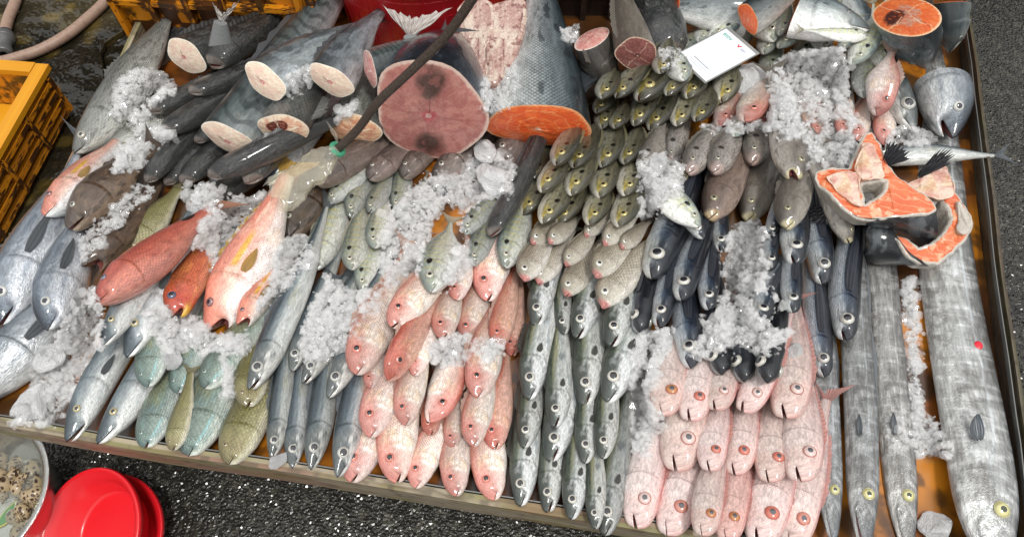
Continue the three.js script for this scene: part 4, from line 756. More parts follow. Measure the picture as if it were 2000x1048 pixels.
const edge = (x, y, q) => { let d = 1e9; for (let i = 0, j = q.length - 1; i < q.length; j = i++) { const [ax, ay] = q[j], [bx, by] = q[i], t = clamp(((x - ax) * (bx - ax) + (y - ay) * (by - ay)) / ((bx - ax) ** 2 + (by - ay) ** 2)); d = Math.min(d, Math.hypot(x - ax - t * (bx - ax), y - ay - t * (by - ay))); } return d; };
const SHOWN = [[842, 545, 30], [858, 505, 36], [870, 465, 36], [882, 428, 24], [425, 620, 35], [450, 570, 38], [480, 510, 40], [505, 460, 34], [350, 600, 26], [370, 550, 28], [390, 510, 24], [215, 575, 30], [260, 530, 38], [310, 490, 38], [350, 455, 32], [195, 510, 28], [230, 470, 26], [262, 432, 24], [150, 425, 30], [190, 395, 34], [232, 366, 28], [198, 312, 26], [1503, 490, 24], [1488, 600, 30], [1545, 580, 22], [1555, 480, 28], [1405, 232, 22], [1455, 222, 28], [1567, 240, 13], [1594, 256, 15], [1640, 252, 17], [1676, 262, 17], [1728, 240, 24], [330, 220, 26], [355, 245, 26], [300, 330, 18], [340, 335, 18], [370, 340, 20], [1350, 650, 26], [1310, 230, 20]];   // fish lying on top of the ice
function ice(label, poly, thick, dens = 1) {
  const xs = poly.map(a => a[0]), ys = poly.map(a => a[1]), x0 = Math.min(...xs), x1 = Math.max(...xs), y0 = Math.min(...ys), y1 = Math.max(...ys), pts = [];
  const want = (x1 - x0) * (y1 - y0) * .13 * dens, pads = [];
  for (let i = 0; i < want; i++) {
    const x = rr(x0, x1), y = rr(y0, y1), wob = 22 * (fbm(x * .05, y * .05, 3) - .5), e = inside(x, y, poly) ? edge(x, y, poly) : -edge(x, y, poly);
    if (e + wob < 0 && rnd() > .05) continue;
    if (e < -14 || SHOWN.some(([a, b, r]) => (x - a) ** 2 + (y - b) ** 2 < (r * (.8 + .3 * rnd())) ** 2)) continue;
    const p = hit(x, y), f = clamp((e + wob) / 26); p.y += thick * .8 * f * rnd() ** .7 + .001; pts.push(p); pads.push([p.x, p.z, p.y]);
  }
  const m = new THREE.InstancedMesh(chips[Math.floor(rnd() * 3)], iceMat, pts.length), M = new THREE.Matrix4(), Q = new THREE.Quaternion(), E = new THREE.Euler(), S = V(0, 0, 0);
  pts.forEach((p, i) => { const s = rnd() < .14 ? rr(.005, .011) : rr(.0016, .005); S.set(s * rr(.7, 1.3), s * rr(.5, 1), s * rr(.7, 1.3)); Q.setFromEuler(E.set(rr(0, 6.3), rr(0, 6.3), rr(0, 6.3))); m.setMatrixAt(i, M.compose(p, Q, S)); });
  m.name = numbered('crushed_ice'); m.userData = { label, category: 'ice', kind: 'stuff' }; scene.add(m);
  for (const [x, z, y] of pads) for (const dx of [-CELL, 0, CELL]) for (const dz of [-CELL, 0, CELL]) raise(x + dx, z + dz, y);
}
ice('crushed ice heap beside the long grey mullet', [[226, 172], [260, 140], [320, 138], [335, 165], [345, 190], [295, 215], [305, 250], [340, 262], [290, 300], [265, 335], [215, 345], [232, 292], [262, 262], [215, 225]], .024, 1.1);
ice('crushed ice between the brown groupers', [[152, 470], [200, 428], [250, 378], [275, 362], [300, 372], [250, 418], [205, 480], [168, 512]], .012);
ice('crushed ice round the pink snapper', [[376, 478], [395, 430], [440, 395], [512, 378], [528, 420], [480, 442], [448, 486], [420, 545], [408, 505]], .014);
ice('crushed ice under the yellow mouthed fish', [[325, 660], [360, 645], [402, 640], [404, 668], [340, 684]], .012);
ice('ice crumbs behind the cut salmon', [[1092, 58], [1128, 48], [1130, 78], [1104, 84]], .01);
ice('ice over the tails of the red fish and olive wrasse', [[352, 385], [385, 360], [425, 375], [440, 400], [415, 420], [380, 405]], .02);
ice('crushed ice above the parrotfish', [[270, 600], [325, 600], [350, 630], [398, 620], [420, 660], [480, 650], [490, 690], [440, 700], [470, 780], [440, 770], [430, 690], [330, 690], [300, 660]], .018);
ice('crushed ice below the speckled grouper', [[545, 470], [570, 460], [608, 465], [612, 500], [575, 545], [525, 585], [500, 610], [522, 560]], .014);
ice('meltwater ice on the orange tray floor by the wooden rim', [[120, 640], [180, 560], [205, 590], [190, 690], [175, 720], [120, 800], [95, 838], [25, 826], [60, 760], [95, 700]], .012, .9);
ice('crushed ice heap under the tuna cut', [[760, 420], [800, 380], [840, 345], [905, 340], [950, 280], [1005, 330], [1000, 380], [940, 395], [905, 420], [900, 470], [925, 500], [890, 560], [855, 560], [820, 540], [790, 545], [752, 575], [745, 480]], .024, 1.1);
ice('crushed ice over the half buried blue mackerel', [[615, 590], [640, 540], [690, 570], [740, 560], [760, 580], [750, 600], [710, 640], [680, 690], [640, 700], [600, 710], [590, 640]], .022);
ice('crushed ice scattered on the rosy bream', [[835, 672], [880, 655], [925, 650], [985, 670], [965, 700], [915, 715], [870, 720], [835, 705]], .012, .9);
ice('crushed ice patch beside the olive scad pack', [[1250, 312], [1290, 300], [1340, 320], [1330, 380], [1290, 400], [1262, 430], [1242, 400]], .022);
ice('crushed ice between the speckled fish heads', [[1365, 245], [1420, 228], [1500, 236], [1505, 262], [1440, 258], [1390, 266]], .008, .7);
ice('snowy ice heap on the flying fish', [[1418, 470], [1450, 432], [1500, 440], [1510, 500], [1490, 560], [1520, 590], [1500, 640], [1545, 650], [1500, 690], [1440, 672], [1385, 700], [1345, 690], [1345, 640], [1400, 615], [1412, 560]], .026, 1.2);
ice('large crushed ice heap behind the small pink fish', [[1505, 130], [1560, 100], [1640, 95], [1655, 150], [1650, 200], [1690, 260], [1670, 290], [1640, 330], [1590, 320], [1560, 280], [1495, 250], [1510, 200]], .022, 1.1);
ice('ice beside the pale red-eyed fish', [[1238, 670], [1290, 640], [1320, 645], [1300, 700], [1265, 760], [1285, 830], [1268, 900], [1235, 880], [1232, 760]], .02);
ice('crushed ice thrown over the ribbon fish', [[1722, 820], [1760, 800], [1830, 830], [1860, 870], [1850, 895], [1800, 890], [1760, 880], [1730, 870]], .012, .9);
ice('strip of ice between the ribbon fish', [[1762, 545], [1788, 545], [1795, 700], [1805, 810], [1780, 815], [1772, 680]], .015, .9);
ice('crushed ice on the belly of the cut salmon', [[935, 165], [975, 130], [1012, 118], [1015, 190], [980, 220], [945, 215]], .006, .9);
ice('ice round the tail of the crosswise mackerel', [[1735, 248], [1790, 250], [1830, 275], [1800, 288], [1730, 285]], .014);
ice('crushed ice by the dark red cut', [[1285, 100], [1330, 95], [1345, 120], [1300, 135]], .01, .8);
ice('crushed ice between the cut grey pieces', [[560, 150], [605, 130], [605, 175], [575, 200]], .012);
ice('crushed ice below the fleshy cut piece', [[655, 215], [700, 200], [690, 230], [655, 240]], .01);
// ---------------------------------------------------------------- payment card
{
  let top = []; for (let i = 0; i < 12; i++) for (let j = 0; j < 12; j++) { const p = at(lerp(1340, 1460, i / 11), lerp(60, 155, j / 11), TY + .08); top.push(level(p.x, p.z)); }
  top.sort((a, b) => b - a);
  const y = top[14] + .004, [A, B, C, D] = [[1333, 103], [1428, 52], [1470, 109], [1371, 162]].map(([a, b]) => at(a, b, y));
  const up = B.clone().sub(A).add(C).sub(D).multiplyScalar(.5), cen = A.clone().add(B).add(C).add(D).multiplyScalar(.25), U = up.clone().normalize(), R0 = C.clone().sub(B).add(D).sub(A).multiplyScalar(.5), hgt = up.length();
  const wid = R0.length(), X = R0.clone().addScaledVector(U, -R0.dot(U)).normalize(), Zn = V(0, 0, 0).crossVectors(X, U);
  const cv = document.createElement('canvas'); cv.width = 384; cv.height = 560; const c = cv.getContext('2d');
  c.fillStyle = '#eef2f6'; c.fillRect(0, 0, 384, 560);
  c.fillStyle = '#3fa79a'; c.font = 'bold 44px sans-serif'; c.fillText('BIDV', 34, 74);
  c.fillStyle = '#c8283c'; c.beginPath(); c.moveTo(208, 40); c.lineTo(222, 40); c.lineTo(230, 58); c.lineTo(242, 34); c.lineTo(254, 38); c.lineTo(232, 80); c.closePath(); c.fill();
  c.fillStyle = '#3a64a0'; c.font = 'bold 30px sans-serif'; c.fillText('VIET', 258, 76);
  c.fillStyle = '#8d949c'; c.fillRect(96, 446, 190, 9); c.fillStyle = '#c3c9d0'; c.fillRect(80, 478, 220, 7); c.fillRect(110, 500, 160, 7);
  const t = new THREE.CanvasTexture(cv); t.colorSpace = THREE.SRGBColorSpace;
  const g = thing('payment_card', 'white laminated payment card half covered by an ice block', 'card');
  const lam = new THREE.BoxGeometry(wid * 1.06, hgt * 1.1, .0012), face = new THREE.PlaneGeometry(wid, hgt); face.translate(0, -hgt * .015, .001);
  obj('laminate', lam, std({ color: lin(.4, .41, .4), roughness: .2, clearcoat: .6, transmission: .35 }), g); obj('printed_face', face, std({ map: t, roughness: .25, clearcoat: .8, clearcoatRoughness: .08 }), g);
  g.quaternion.setFromRotationMatrix(new THREE.Matrix4().makeBasis(X, U, Zn)); g.position.copy(cen);
  for (let i = -20; i <= 20; i++) for (let j = -20; j <= 20; j++) { const p = cen.clone().addScaledVector(X, i / 40 * wid).addScaledVector(U, j / 40 * hgt); raise(p.x, p.z, p.y + .001); }
}

function lump(name, label, px, py, w, h, seedv, flat = .7) {
  const p0 = hit(px, py), R = metres(p0, w) / 2, g = new THREE.IcosahedronGeometry(1, 4), p = g.attributes.position, cuts = [];
  for (let i = 0; i < 9; i++) cuts.push([V(Math.sin(seedv * 3 + i * 2.4), Math.cos(i * 1.7 + seedv), Math.sin(i * 3.1 + seedv * 2)).normalize(), .55 + .28 * hash(i, Math.round(seedv * 10))]);
  for (let i = 0; i < p.count; i++) { const v = V(p.getX(i), p.getY(i), p.getZ(i)); for (const [n, d] of cuts) { const k = v.dot(n); if (k > d) v.addScaledVector(n, (d - k) * .96); } v.multiplyScalar(1 + .2 * (fbm(v.x * 3 + seedv, v.y * 3 + v.z * 2, 3) - .5)); p.setXYZ(i, v.x, v.y, v.z); }
  g.computeVertexNormals(); g.scale(R, R * flat, R * h / w * 1.1);
  const m = obj(numbered(name), g, iceLumpMat, scene); m.userData = { label, category: 'ice block' }; m.position.set(p0.x, p0.y + R * flat * .55, p0.z); m.rotation.y = seedv; return m;
}
lump('ice_block', 'big milky ice block resting on the payment card', 1455, 160, 88, 84, 1.3, .5);
lump('ice_block', 'large white ice lump under the cut salmon', 965, 362, 92, 60, 2.1);
lump('ice_block', 'pointed ice lump above the large white one', 948, 302, 46, 52, 3.4);
lump('ice_block', 'squarish clear ice block beside the silver tuna', 100, 702, 66, 60, 4.2);
lump('ice_block', 'small ice lump on the parrotfish', 337, 706, 44, 42, 5.7);
lump('ice_block', 'flat ice piece among the speckled fish', 1287, 325, 40, 44, 6.1);
lump('ice_block', 'thin ice plate at the tray floor near the rim', 62, 800, 110, 66, 7.7, .22);
lump('ice_block', 'melting ice lump between the ribbon fish heads', 1822, 1030, 62, 62, 8.3);
lump('ice_block', 'ice lump tucked between the red-eyed fish and flying fish', 1548, 690, 36, 44, 9.1);
lump('ice_block', 'small ice lump at the rim by the blue scad', 545, 900, 42, 26, 10.2);

// ---------------------------------------------------------------- whisk stick with plastic bag
{
  const path = [[640, 312], [690, 246], [742, 184], [800, 118], [860, 62], [938, -14]].map(([a, b]) => hit(a, b)), n = path.length;
  let a = path[0].y + .012, b = path[n - 1].y + .02; for (let i = 1; i < n - 1; i++) { const u = i / (n - 1), over = path[i].y + .008 - lerp(a, b, u); if (over > 0) { b += over * (u > .4 ? 1.4 : .6); a += over * .6; } }
  const P0 = at(640, 312, Math.min(a, TY + .14)), P1 = at(940, -16, TY + .48);
  const g = thing('fly_whisk', 'brown stick with a plastic bag tied on, lying across the cut fish', 'fly whisk');
  const curve = new THREE.CatmullRomCurve3([0, .2, .4, .6, .8, 1].map((u, i) => P0.clone().lerp(P1, u).add(V(.006 * Math.sin(i * 2.1), .004 * Math.cos(i), 0))));
  const tg = new THREE.TubeGeometry(curve, 50, .0075, 9); { const p = tg.attributes.position; for (let i = 0; i < p.count; i++) { const k = .0018 * (fbm(p.getX(i) * 60, p.getZ(i) * 60, 2) - .5); p.setXYZ(i, p.getX(i) + k, p.getY(i) + k, p.getZ(i) - k); } tg.computeVertexNormals(); }
  obj('stick', tg, std({ color: lin(.05, .034, .025), roughness: .5, bumpMap: rep(skinBump, 6, 1), bumpScale: .002 }), g);
  const K0 = curve.getPoint(.07), tieG = new THREE.TorusGeometry(.011, .005, 8, 14); const tie = obj('green_tie', tieG, std({ color: lin(.05, .28, .16), roughness: .5 }), g); tie.position.copy(K0); tie.lookAt(P1);
  const E = at(540, 385, K0.y - .035), ax = E.clone().sub(K0), len = ax.length(); ax.normalize(); const sd = V(0, 1, 0).cross(ax).normalize(), nn = V(0, 0, 0).crossVectors(ax, sd), rows = [];
  for (let i = 0; i <= 34; i++) { const u = i / 34, w = lerp(.011, .036, ss(0, .4, u)) * (1 + .12 * Math.sin(u * 9)), h = lerp(.01, .013, u) + .004 * Math.sin(u * 14), rw = []; for (let j = 0; j <= 40; j++) { const th = j / 40 * Math.PI * 2, cr = 1 + .6 * (fbm(u * 12 + Math.cos(th) * 2.2, Math.sin(th) * 2.2 + 9, 3) - .5); rw.push(K0.clone().addScaledVector(ax, u * len + (i === 34 ? .008 * Math.sin(th * 5) : 0)).addScaledVector(sd, Math.cos(th) * w * cr).addScaledVector(nn, Math.sin(th) * h * cr + .004 * (fbm(u * 20, th * 4, 2) - .5))); } rows.push(rw); }
  const film = std({ color: lin(.88, .85, .74), roughness: .16, transmission: .84, side: THREE.DoubleSide });
  obj('plastic_bag', sheetGeo(rows), film, g);
  const fl = []; for (let i = 0; i <= 8; i++) { const rw = []; for (let j = 0; j <= 8; j++) { const u = i / 8, w = j / 8 - .5; rw.push(K0.clone().addScaledVector(ax, -.005 - u * .012).addScaledVector(sd, u * -.05 + w * .03 * (.3 + u)).addScaledVector(nn, .012 * (fbm(u * 4, w * 6 + 3, 2) - .3))); } fl.push(rw); } obj('bag_neck', sheetGeo(fl), film, g);
}

// ---------------------------------------------------------------- salmon collars
const fleshTex = tex(256, 256, (u, v) => { const n = fbm(u * 5, v * 5, 3), l = Math.sin((v * 16 + u * 5 + n * 3) * Math.PI); let c = mix([222, 124, 78], [204, 88, 48], n); c = mix(c, [238, 184, 150], .5 * ss(.75, 1, l)); return mix(c, [240, 206, 176], .6 * ss(.58, .72, fbm(u * 9 + 30, v * 9, 4))); });
const membTex = tex(256, 256, (u, v) => { const n = fbm(u * 6, v * 6, 4), m = fbm(u * 3 + 9, v * 3, 2); let c = mix([222, 194, 176], [198, 146, 132], ss(.35, .75, n)); return mix(c, [206, 176, 122], .4 * ss(.45, .75, m)); });
const bellyTex = tex(256, 256, (u, v) => { const n = fbm(u * 8, v * 4, 4), m = fbm(u * 14 + 9, v * 14, 3); let c = mix([206, 188, 172], [172, 134, 124], ss(.35, .75, n)); return mix(c, [110, 62, 58], .7 * ss(.55, .75, m)); });
const bellyMat = std({ map: rep(bellyTex, 8, 8), roughness: .3, clearcoat: .4, clearcoatRoughness: .15, bumpMap: rep(skinBump, 10, 10), bumpScale: .004 });
const fleshMat = std({ map: rep(fleshTex, 9, 9), roughness: .3, clearcoat: .4, clearcoatRoughness: .15, bumpMap: rep(skinBump, 8, 8), bumpScale: .0016 });
const membMat = std({ map: rep(membTex, 12, 12), roughness: .3, clearcoat: .4, clearcoatRoughness: .15, bumpMap: rep(skinBump, 8, 8), bumpScale: .003 });
const collarSkin = std({ map: rep(tex(256, 256, (u, v) => { const k = ss(.45, .7, fbm(u * 5, v * 5, 4)); return mix([34, 38, 42], [112, 118, 122], k * .8); }), 8, 8), metalness: .2, roughness: .3, clearcoat: .6, clearcoatRoughness: .12, bumpMap: rep(scaleBump, 30, 30), bumpScale: .0015, side: THREE.DoubleSide });
const paleSkin = std({ color: lin(.5, .46, .4), roughness: .35, clearcoat: .4, bumpMap: rep(skinBump, 8, 8), bumpScale: .002 });
const blackFin = std({ color: lin(.03, .03, .035), bumpMap: finBump, bumpScale: .002, roughness: .4, side: THREE.DoubleSide });
function slab(name, pts, yTop, depth, bev, mats, parent, slopeX = 0, slopeZ = 0, holes = []) {   // thick piece with an uneven top
  const w = pts.map(([a, b]) => at(a, b, yTop)), cx = w.reduce((s, p) => s + p.x, 0) / w.length, cz = w.reduce((s, p) => s + p.z, 0) / w.length;
  const sm = q => new THREE.CatmullRomCurve3(q.map(p => V(p.x - cx, 0, p.z - cz)), true, 'catmullrom', .35).getPoints(q.length * 6).map(p => new THREE.Vector2(p.x + .005 * (fbm(p.x * 90 + 7, p.z * 90, 2) - .5), -p.z + .005 * (fbm(p.x * 90, p.z * 90 + 31, 2) - .5)));
  const sh = new THREE.Shape(sm(w)); for (const h of holes) sh.holes.push(new THREE.Path(sm(h.map(([a, b]) => at(a, b, yTop)))));
  const g = new THREE.ExtrudeGeometry(sh, { depth: depth - bev, steps: 3, bevelEnabled: true, bevelThickness: bev, bevelSize: bev, bevelSegments: 3, curveSegments: 4 }); g.rotateX(-Math.PI / 2); g.translate(0, -depth, 0);
  const p = g.attributes.position; for (let i = 0; i < p.count; i++) { const x = p.getX(i), z = p.getZ(i), k = clamp(1 + p.getY(i) / depth); p.setY(i, p.getY(i) + x * slopeX + z * slopeZ + .014 * k * (fbm(x * 34 + 5, z * 34, 3) - .5)); p.setX(i, cx + x * (1 - .18 * (1 - k))); p.setZ(i, cz + z * (1 - .18 * (1 - k))); }
  g.computeVertexNormals(); g.translate(-cx, 0, -cz); const m = obj(name, g, mats, parent); m.position.set(cx, yTop, cz); return m;
}
function hide(name, top, yt, low, yl, bulge, parent) {           // curved skin flap between an upper and a lower edge
  const c = (q, y) => new THREE.CatmullRomCurve3(q.map(([a, b]) => at(a, b, y))), A = c(top, yt), B = c(low, yl), rows = [];
  for (let i = 0; i <= 14; i++) { const r = [], u = i / 14; for (let j = 0; j <= 30; j++) { const p = A.getPoint(j / 30), q = B.getPoint(j / 30), k = Math.sin(Math.PI * u) * bulge; r.push(p.lerp(q, u).add(V(0, k * .7, k))); } rows.push(r); }
  const g = sheetGeo(rows), uv = g.attributes.uv; for (let i = 0; i < uv.count; i++) uv.setXY(i, uv.getX(i) * .1, uv.getY(i) * .22);
  return obj(name, g, collarSkin, parent);
}
const zz = q => q.map(([x, y]) => [1560 + x / 3.38, 230 + y / 3.38]);
function finFan(name, base, tip, spread, parent, n = 9) {        // ragged fan of spines between two survey points
  const rows = [], d = tip.clone().sub(base), s = V(0, 1, 0).cross(d).normalize(); for (let i = 0; i <= 6; i++) { const r = []; for (let j = 0; j <= n * 2; j++) { const w = j / n - 1, f = i / 6 * (j % 2 && i > 3 ? .78 : 1) * (1 - .25 * w * w); r.push(base.clone().addScaledVector(d, f).addScaledVector(s, w * spread * (.25 + .75 * f)).add(V(0, .004 * Math.sin(j * 2 + i), 0))); } rows.push(r); } return obj(name, sheetGeo(rows), blackFin, parent);
}
{
  const g = thing('salmon_collar', 'cut salmon collar with open triangular ring of orange flesh', 'fish piece', 'salmon collars'), yA = TY + .135;
  slab('flesh', zz([[130, 355], [150, 430], [210, 500], [290, 570], [400, 640], [520, 648], [640, 640], [770, 630], [905, 605], [880, 560], [830, 515], [700, 425], [640, 380], [590, 310], [520, 190], [470, 120], [430, 150], [395, 230], [358, 312], [330, 335], [230, 335]]), yA, .034, .006, [fleshMat, paleSkin], g, 0, -.05, [zz([[418, 415], [500, 400], [585, 415], [595, 470], [540, 530], [440, 578], [415, 500]])]);
  slab('gill_membrane', zz([[205, 378], [300, 362], [392, 372], [400, 420], [405, 520], [425, 570], [370, 555], [280, 480]]), yA + .009, .012, .003, membMat, g, 0, -.05);
  slab('throat_membrane', zz([[440, 170], [485, 180], [520, 260], [575, 380], [500, 392], [430, 400], [385, 345], [400, 260]]), yA + .011, .012, .003, membMat, g, 0, -.05);
  hide('skin', zz([[275, 572], [400, 652], [600, 660], [770, 638], [908, 606]]), yA - .003, zz([[300, 610], [420, 700], [600, 748], [750, 830], [858, 874]]), TY + .03, .016, g);
  finFan('fin', at(1730, 320, yA), at(1765, 283, yA + .03), .03, g); finFan('fin', at(1632, 408, yA - .05), at(1578, 425, yA - .075), .028, g);
  const h = thing('salmon_collar', 'cut salmon collar curving round in a hook of orange flesh', 'fish piece', 'salmon collars'), yB = TY + .085;
  slab('flesh', zz([[650, 790], [700, 800], [800, 872], [880, 838], [960, 780], [1010, 700], [1015, 620], [965, 560], [960, 525], [1030, 510], [1075, 560], [1105, 620], [1140, 690], [1105, 790], [1020, 870], [920, 935], [810, 935], [720, 890]]), yB, .036, .006, [fleshMat, paleSkin], h, 0, -.05);
  slab('gill_membrane', zz([[720, 450], [800, 400], [970, 318], [1000, 400], [1030, 495], [990, 520], [930, 530], [840, 500]]), yB + .022, .014, .003, membMat, h);
  slab('belly_membrane', zz([[1050, 560], [1100, 600], [1142, 690], [1100, 760], [1060, 740], [1078, 660]]), yB + .008, .012, .003, paleSkin, h);
  hide('skin', zz([[445, 745], [520, 700], [600, 712], [655, 785], [740, 890], [812, 938]]), yB + .002, zz([[418, 880], [440, 925], [485, 958], [570, 974], [690, 968], [812, 948]]), TY + .02, .02, h);
  finFan('fin', at(1795, 345, yB + .02), at(1862, 292, yB + .05), .02, h);
}
{
  const g = thing('split_fish', 'split open fish showing pale belly flesh between tuna and salmon', 'fish piece'), y = TY + .15, zc = q => q.map(([a, b]) => [780 + a / 2.912, b / 2.912]);
  slab('belly_flap', zc([[355, 80], [430, 52], [515, 80], [520, 160], [490, 260], [485, 420], [440, 440], [395, 260]]), y, .04, .01, bellyMat, g, .1, -.3);
  slab('belly_flap', zc([[530, 90], [690, 58], [700, 130], [660, 250], [570, 390], [510, 405], [515, 240]]), y, .045, .01, bellyMat, g, -.1, -.3);
  slab('gut_lining', zc([[500, 130], [530, 120], [540, 220], [520, 400], [480, 400], [490, 250]]), y - .02, .02, .004, std({ color: lin(.2, .04, .04), roughness: .3, clearcoat: .5 }), g, 0, -.3);
}

// ---------------------------------------------------------------- loose tails standing up at the back
function standingTail(label, root, base, tips, notch, y) {
  const g = thing('fish_tail', label, 'fish tail'), B = at(...base, y), A = at(...root, y - .05), [L0, R0] = tips.map(t => at(...t, y + .03)), M = at(...notch, y + .02), rows = [];
  for (let i = 0; i <= 8; i++) { const r = [], f = i / 8; for (let j = 0; j <= 24; j++) { const w = j / 12 - 1, k = Math.abs(w) ** 1.3, tip = M.clone().lerp(w < 0 ? L0 : R0, k), b = B.clone().lerp(w < 0 ? L0 : R0, .12 * Math.abs(w)); r.push(b.lerp(tip, f * (j % 2 && i === 8 ? .93 : 1)).add(V(0, .003 * Math.sin(j * 1.9 + i), 0))); } rows.push(r); }
  obj('tail_fin', sheetGeo(rows), paleFin, g);
  const ax = B.clone().sub(A), rg = new THREE.CylinderGeometry(.013, .026, ax.length() * 1.2, 16, 4); rg.scale(1, 1, .6); const r = obj('tail_root', rg, std({ color: lin(.22, .23, .23), roughness: .35, clearcoat: .5, bumpMap: rep(skinBump, 2, 2), bumpScale: .001 }), g); r.position.copy(A).lerp(B, .5); r.quaternion.setFromUnitVectors(V(0, 1, 0), ax.normalize());
}
standingTail('pale forked tail fin standing up behind the black cut piece', [432, 90], [430, 48], [[414, 4], [474, -6]], [434, 26], TY + .16);
standingTail('wide pale tail fin in front of the red basket', [806, 110], [802, 76], [[746, 10], [884, 14]], [806, 34], TY + .2);

// ---------------------------------------------------------------- crates and basket behind and beside the tray
const crateTex = tex(512, 512, (u, v) => { const n = fbm(u * 7, v * 7, 4), k = fbm(u * 30 + 4, v * 30, 3), s = fbm(u * 14, v * 5 + 60, 3); let c = mix([214, 142, 18], [190, 112, 14], n); c = mix(c, [54, 28, 8], .9 * ss(.43, .56, s * .55 + k * .45)); return mix(c, [30, 20, 10], .7 * ss(.6, .75, fbm(u * 11 + 30, v * 11, 4))); });
const crateMat = std({ map: crateTex, roughness: .42, clearcoat: .2, clearcoatRoughness: .3 }), crateIn = std({ map: rep(tex(256, 256, (u, v) => mix([226, 162, 26], [206, 138, 20], fbm(u * 6, v * 6, 3))), 1, 1), roughness: .45 });
function crate(label, corner, yaw, lx, lz, h, cols, rowsN, mat = crateMat, inn = crateIn, name = 'plastic_crate') {
  const g = thing(name, label, 'crate'); g.position.copy(corner); g.rotation.y = yaw;
  const bx = (n, w, hh, d, x, y, z, m = mat) => { const b = new THREE.BoxGeometry(w, hh, d), uv = b.attributes.uv; const o = rnd(); for (let i = 0; i < uv.count; i++) uv.setXY(i, uv.getX(i) * Math.max(w, d) * 2.2 + o, uv.getY(i) * Math.max(hh, .05) * 2.2 + o); const k = obj(n, b, m, g); k.position.set(x, y, z); return k; };
  // corner = far corner at the ground; crate runs to -x and +z
  bx('crate_floor', lx, .008, lz, -lx / 2, .008, lz / 2, inn);
  bx('wall', .008, h - .02, lz, -.004, h / 2, lz / 2); bx('wall', .008, h - .02, lz, -lx + .004, h / 2, lz / 2); bx('wall', lx - .018, h - .02, .008, -lx / 2, h / 2, .004); bx('wall', lx - .018, h - .02, .008, -lx / 2, h / 2, lz - .004);
  bx('rim', .03, .014, lz + .03, .002, h - .003, lz / 2, inn); bx('rim', .03, .014, lz + .03, -lx - .002, h - .003, lz / 2, inn); bx('rim', lx - .03, .014, .03, -lx / 2, h - .0025, -.002, inn); bx('rim', lx - .03, .014, .03, -lx / 2, h - .0025, lz + .002, inn);
  for (let i = 0; i <= cols; i++) { bx('rib', .018, h - .03, .012, .008, h / 2 - .003, .008 + (lz - .016) * i / cols); bx('rib', .012, h - .03, .018, -.012 - (lx - .03) * i / cols, h / 2 - .004, lz + .008); }
  for (let j = 0; j <= rowsN; j++) { bx('rib', .0165, .012, lz, .0075, .02 + (h - .05) * j / rowsN, lz / 2); bx('rib', lx - .02, .012, .0165, -lx / 2, .021 + (h - .05) * j / rowsN, lz + .0075); }
  return g;
}
{
  const hc = .165, C = at(76, 136, hc), F = at(0, 268, hc), yaw = Math.atan2(-(F.x - C.x) * -1, F.z - C.z);
  crate('dirty yellow plastic crate standing on the wet slab beside the tray', V(C.x, .032, C.z), yaw, .5, .62, hc - .032, 5, 3);
  const D = at(625, 40, TY + .02), E = at(310, 22, TY + .02), yb = Math.atan2(-(E.z - D.z), E.x - D.x) + Math.PI;
  crate('yellow crate behind the tray, behind the dark fish', V(D.x, .05, D.z).add(V(.03, 0, -.34)), yb, .44, .4, .4, 5, 3);
}
{
  const g = thing('red_basket', 'red plastic basket behind the fish tails', 'basket'), c = at(815, -30, TY + .12), m = std({ color: lin(.55, .012, .02), roughness: .35, clearcoat: .3 });
  const wall = new THREE.LatheGeometry([[0, 0], [.17, 0], [.178, .004], [.2, .2], [.215, .205], [.215, .195], [.205, .19], [.185, .006], [.17, .004]].map(a => new THREE.Vector2(...a)), 40); obj('basin_wall', wall, m, g); g.position.set(c.x, TY - .02, c.z - .1);
  for (let i = 0; i < 30; i++) { const b = new THREE.BoxGeometry(.004, .19, .006), k = obj('rib', b, m, g), a = i / 30 * Math.PI * 2; k.position.set(Math.cos(a) * .194, .1, Math.sin(a) * .194); k.rotation.set(0, -a, 0); k.rotateZ(-.1); }
  for (let i = 0; i < 4; i++) { const k = obj('hoop', new THREE.TorusGeometry(.185 + i * .0055, .003, 6, 48), m, g); k.rotation.x = Math.PI / 2; k.position.y = .04 + i * .045; }
  crate('brown crate at the back of the tray', at(1262, 8, TY + .05).setY(.05).add(V(0, 0, -.4)), 0, .22, .38, .34, 3, 3, std({ color: lin(.09, .04, .02), roughness: .6, map: woodTex }), std({ color: lin(.12, .05, .02), roughness: .6 }), 'brown_crate');
}

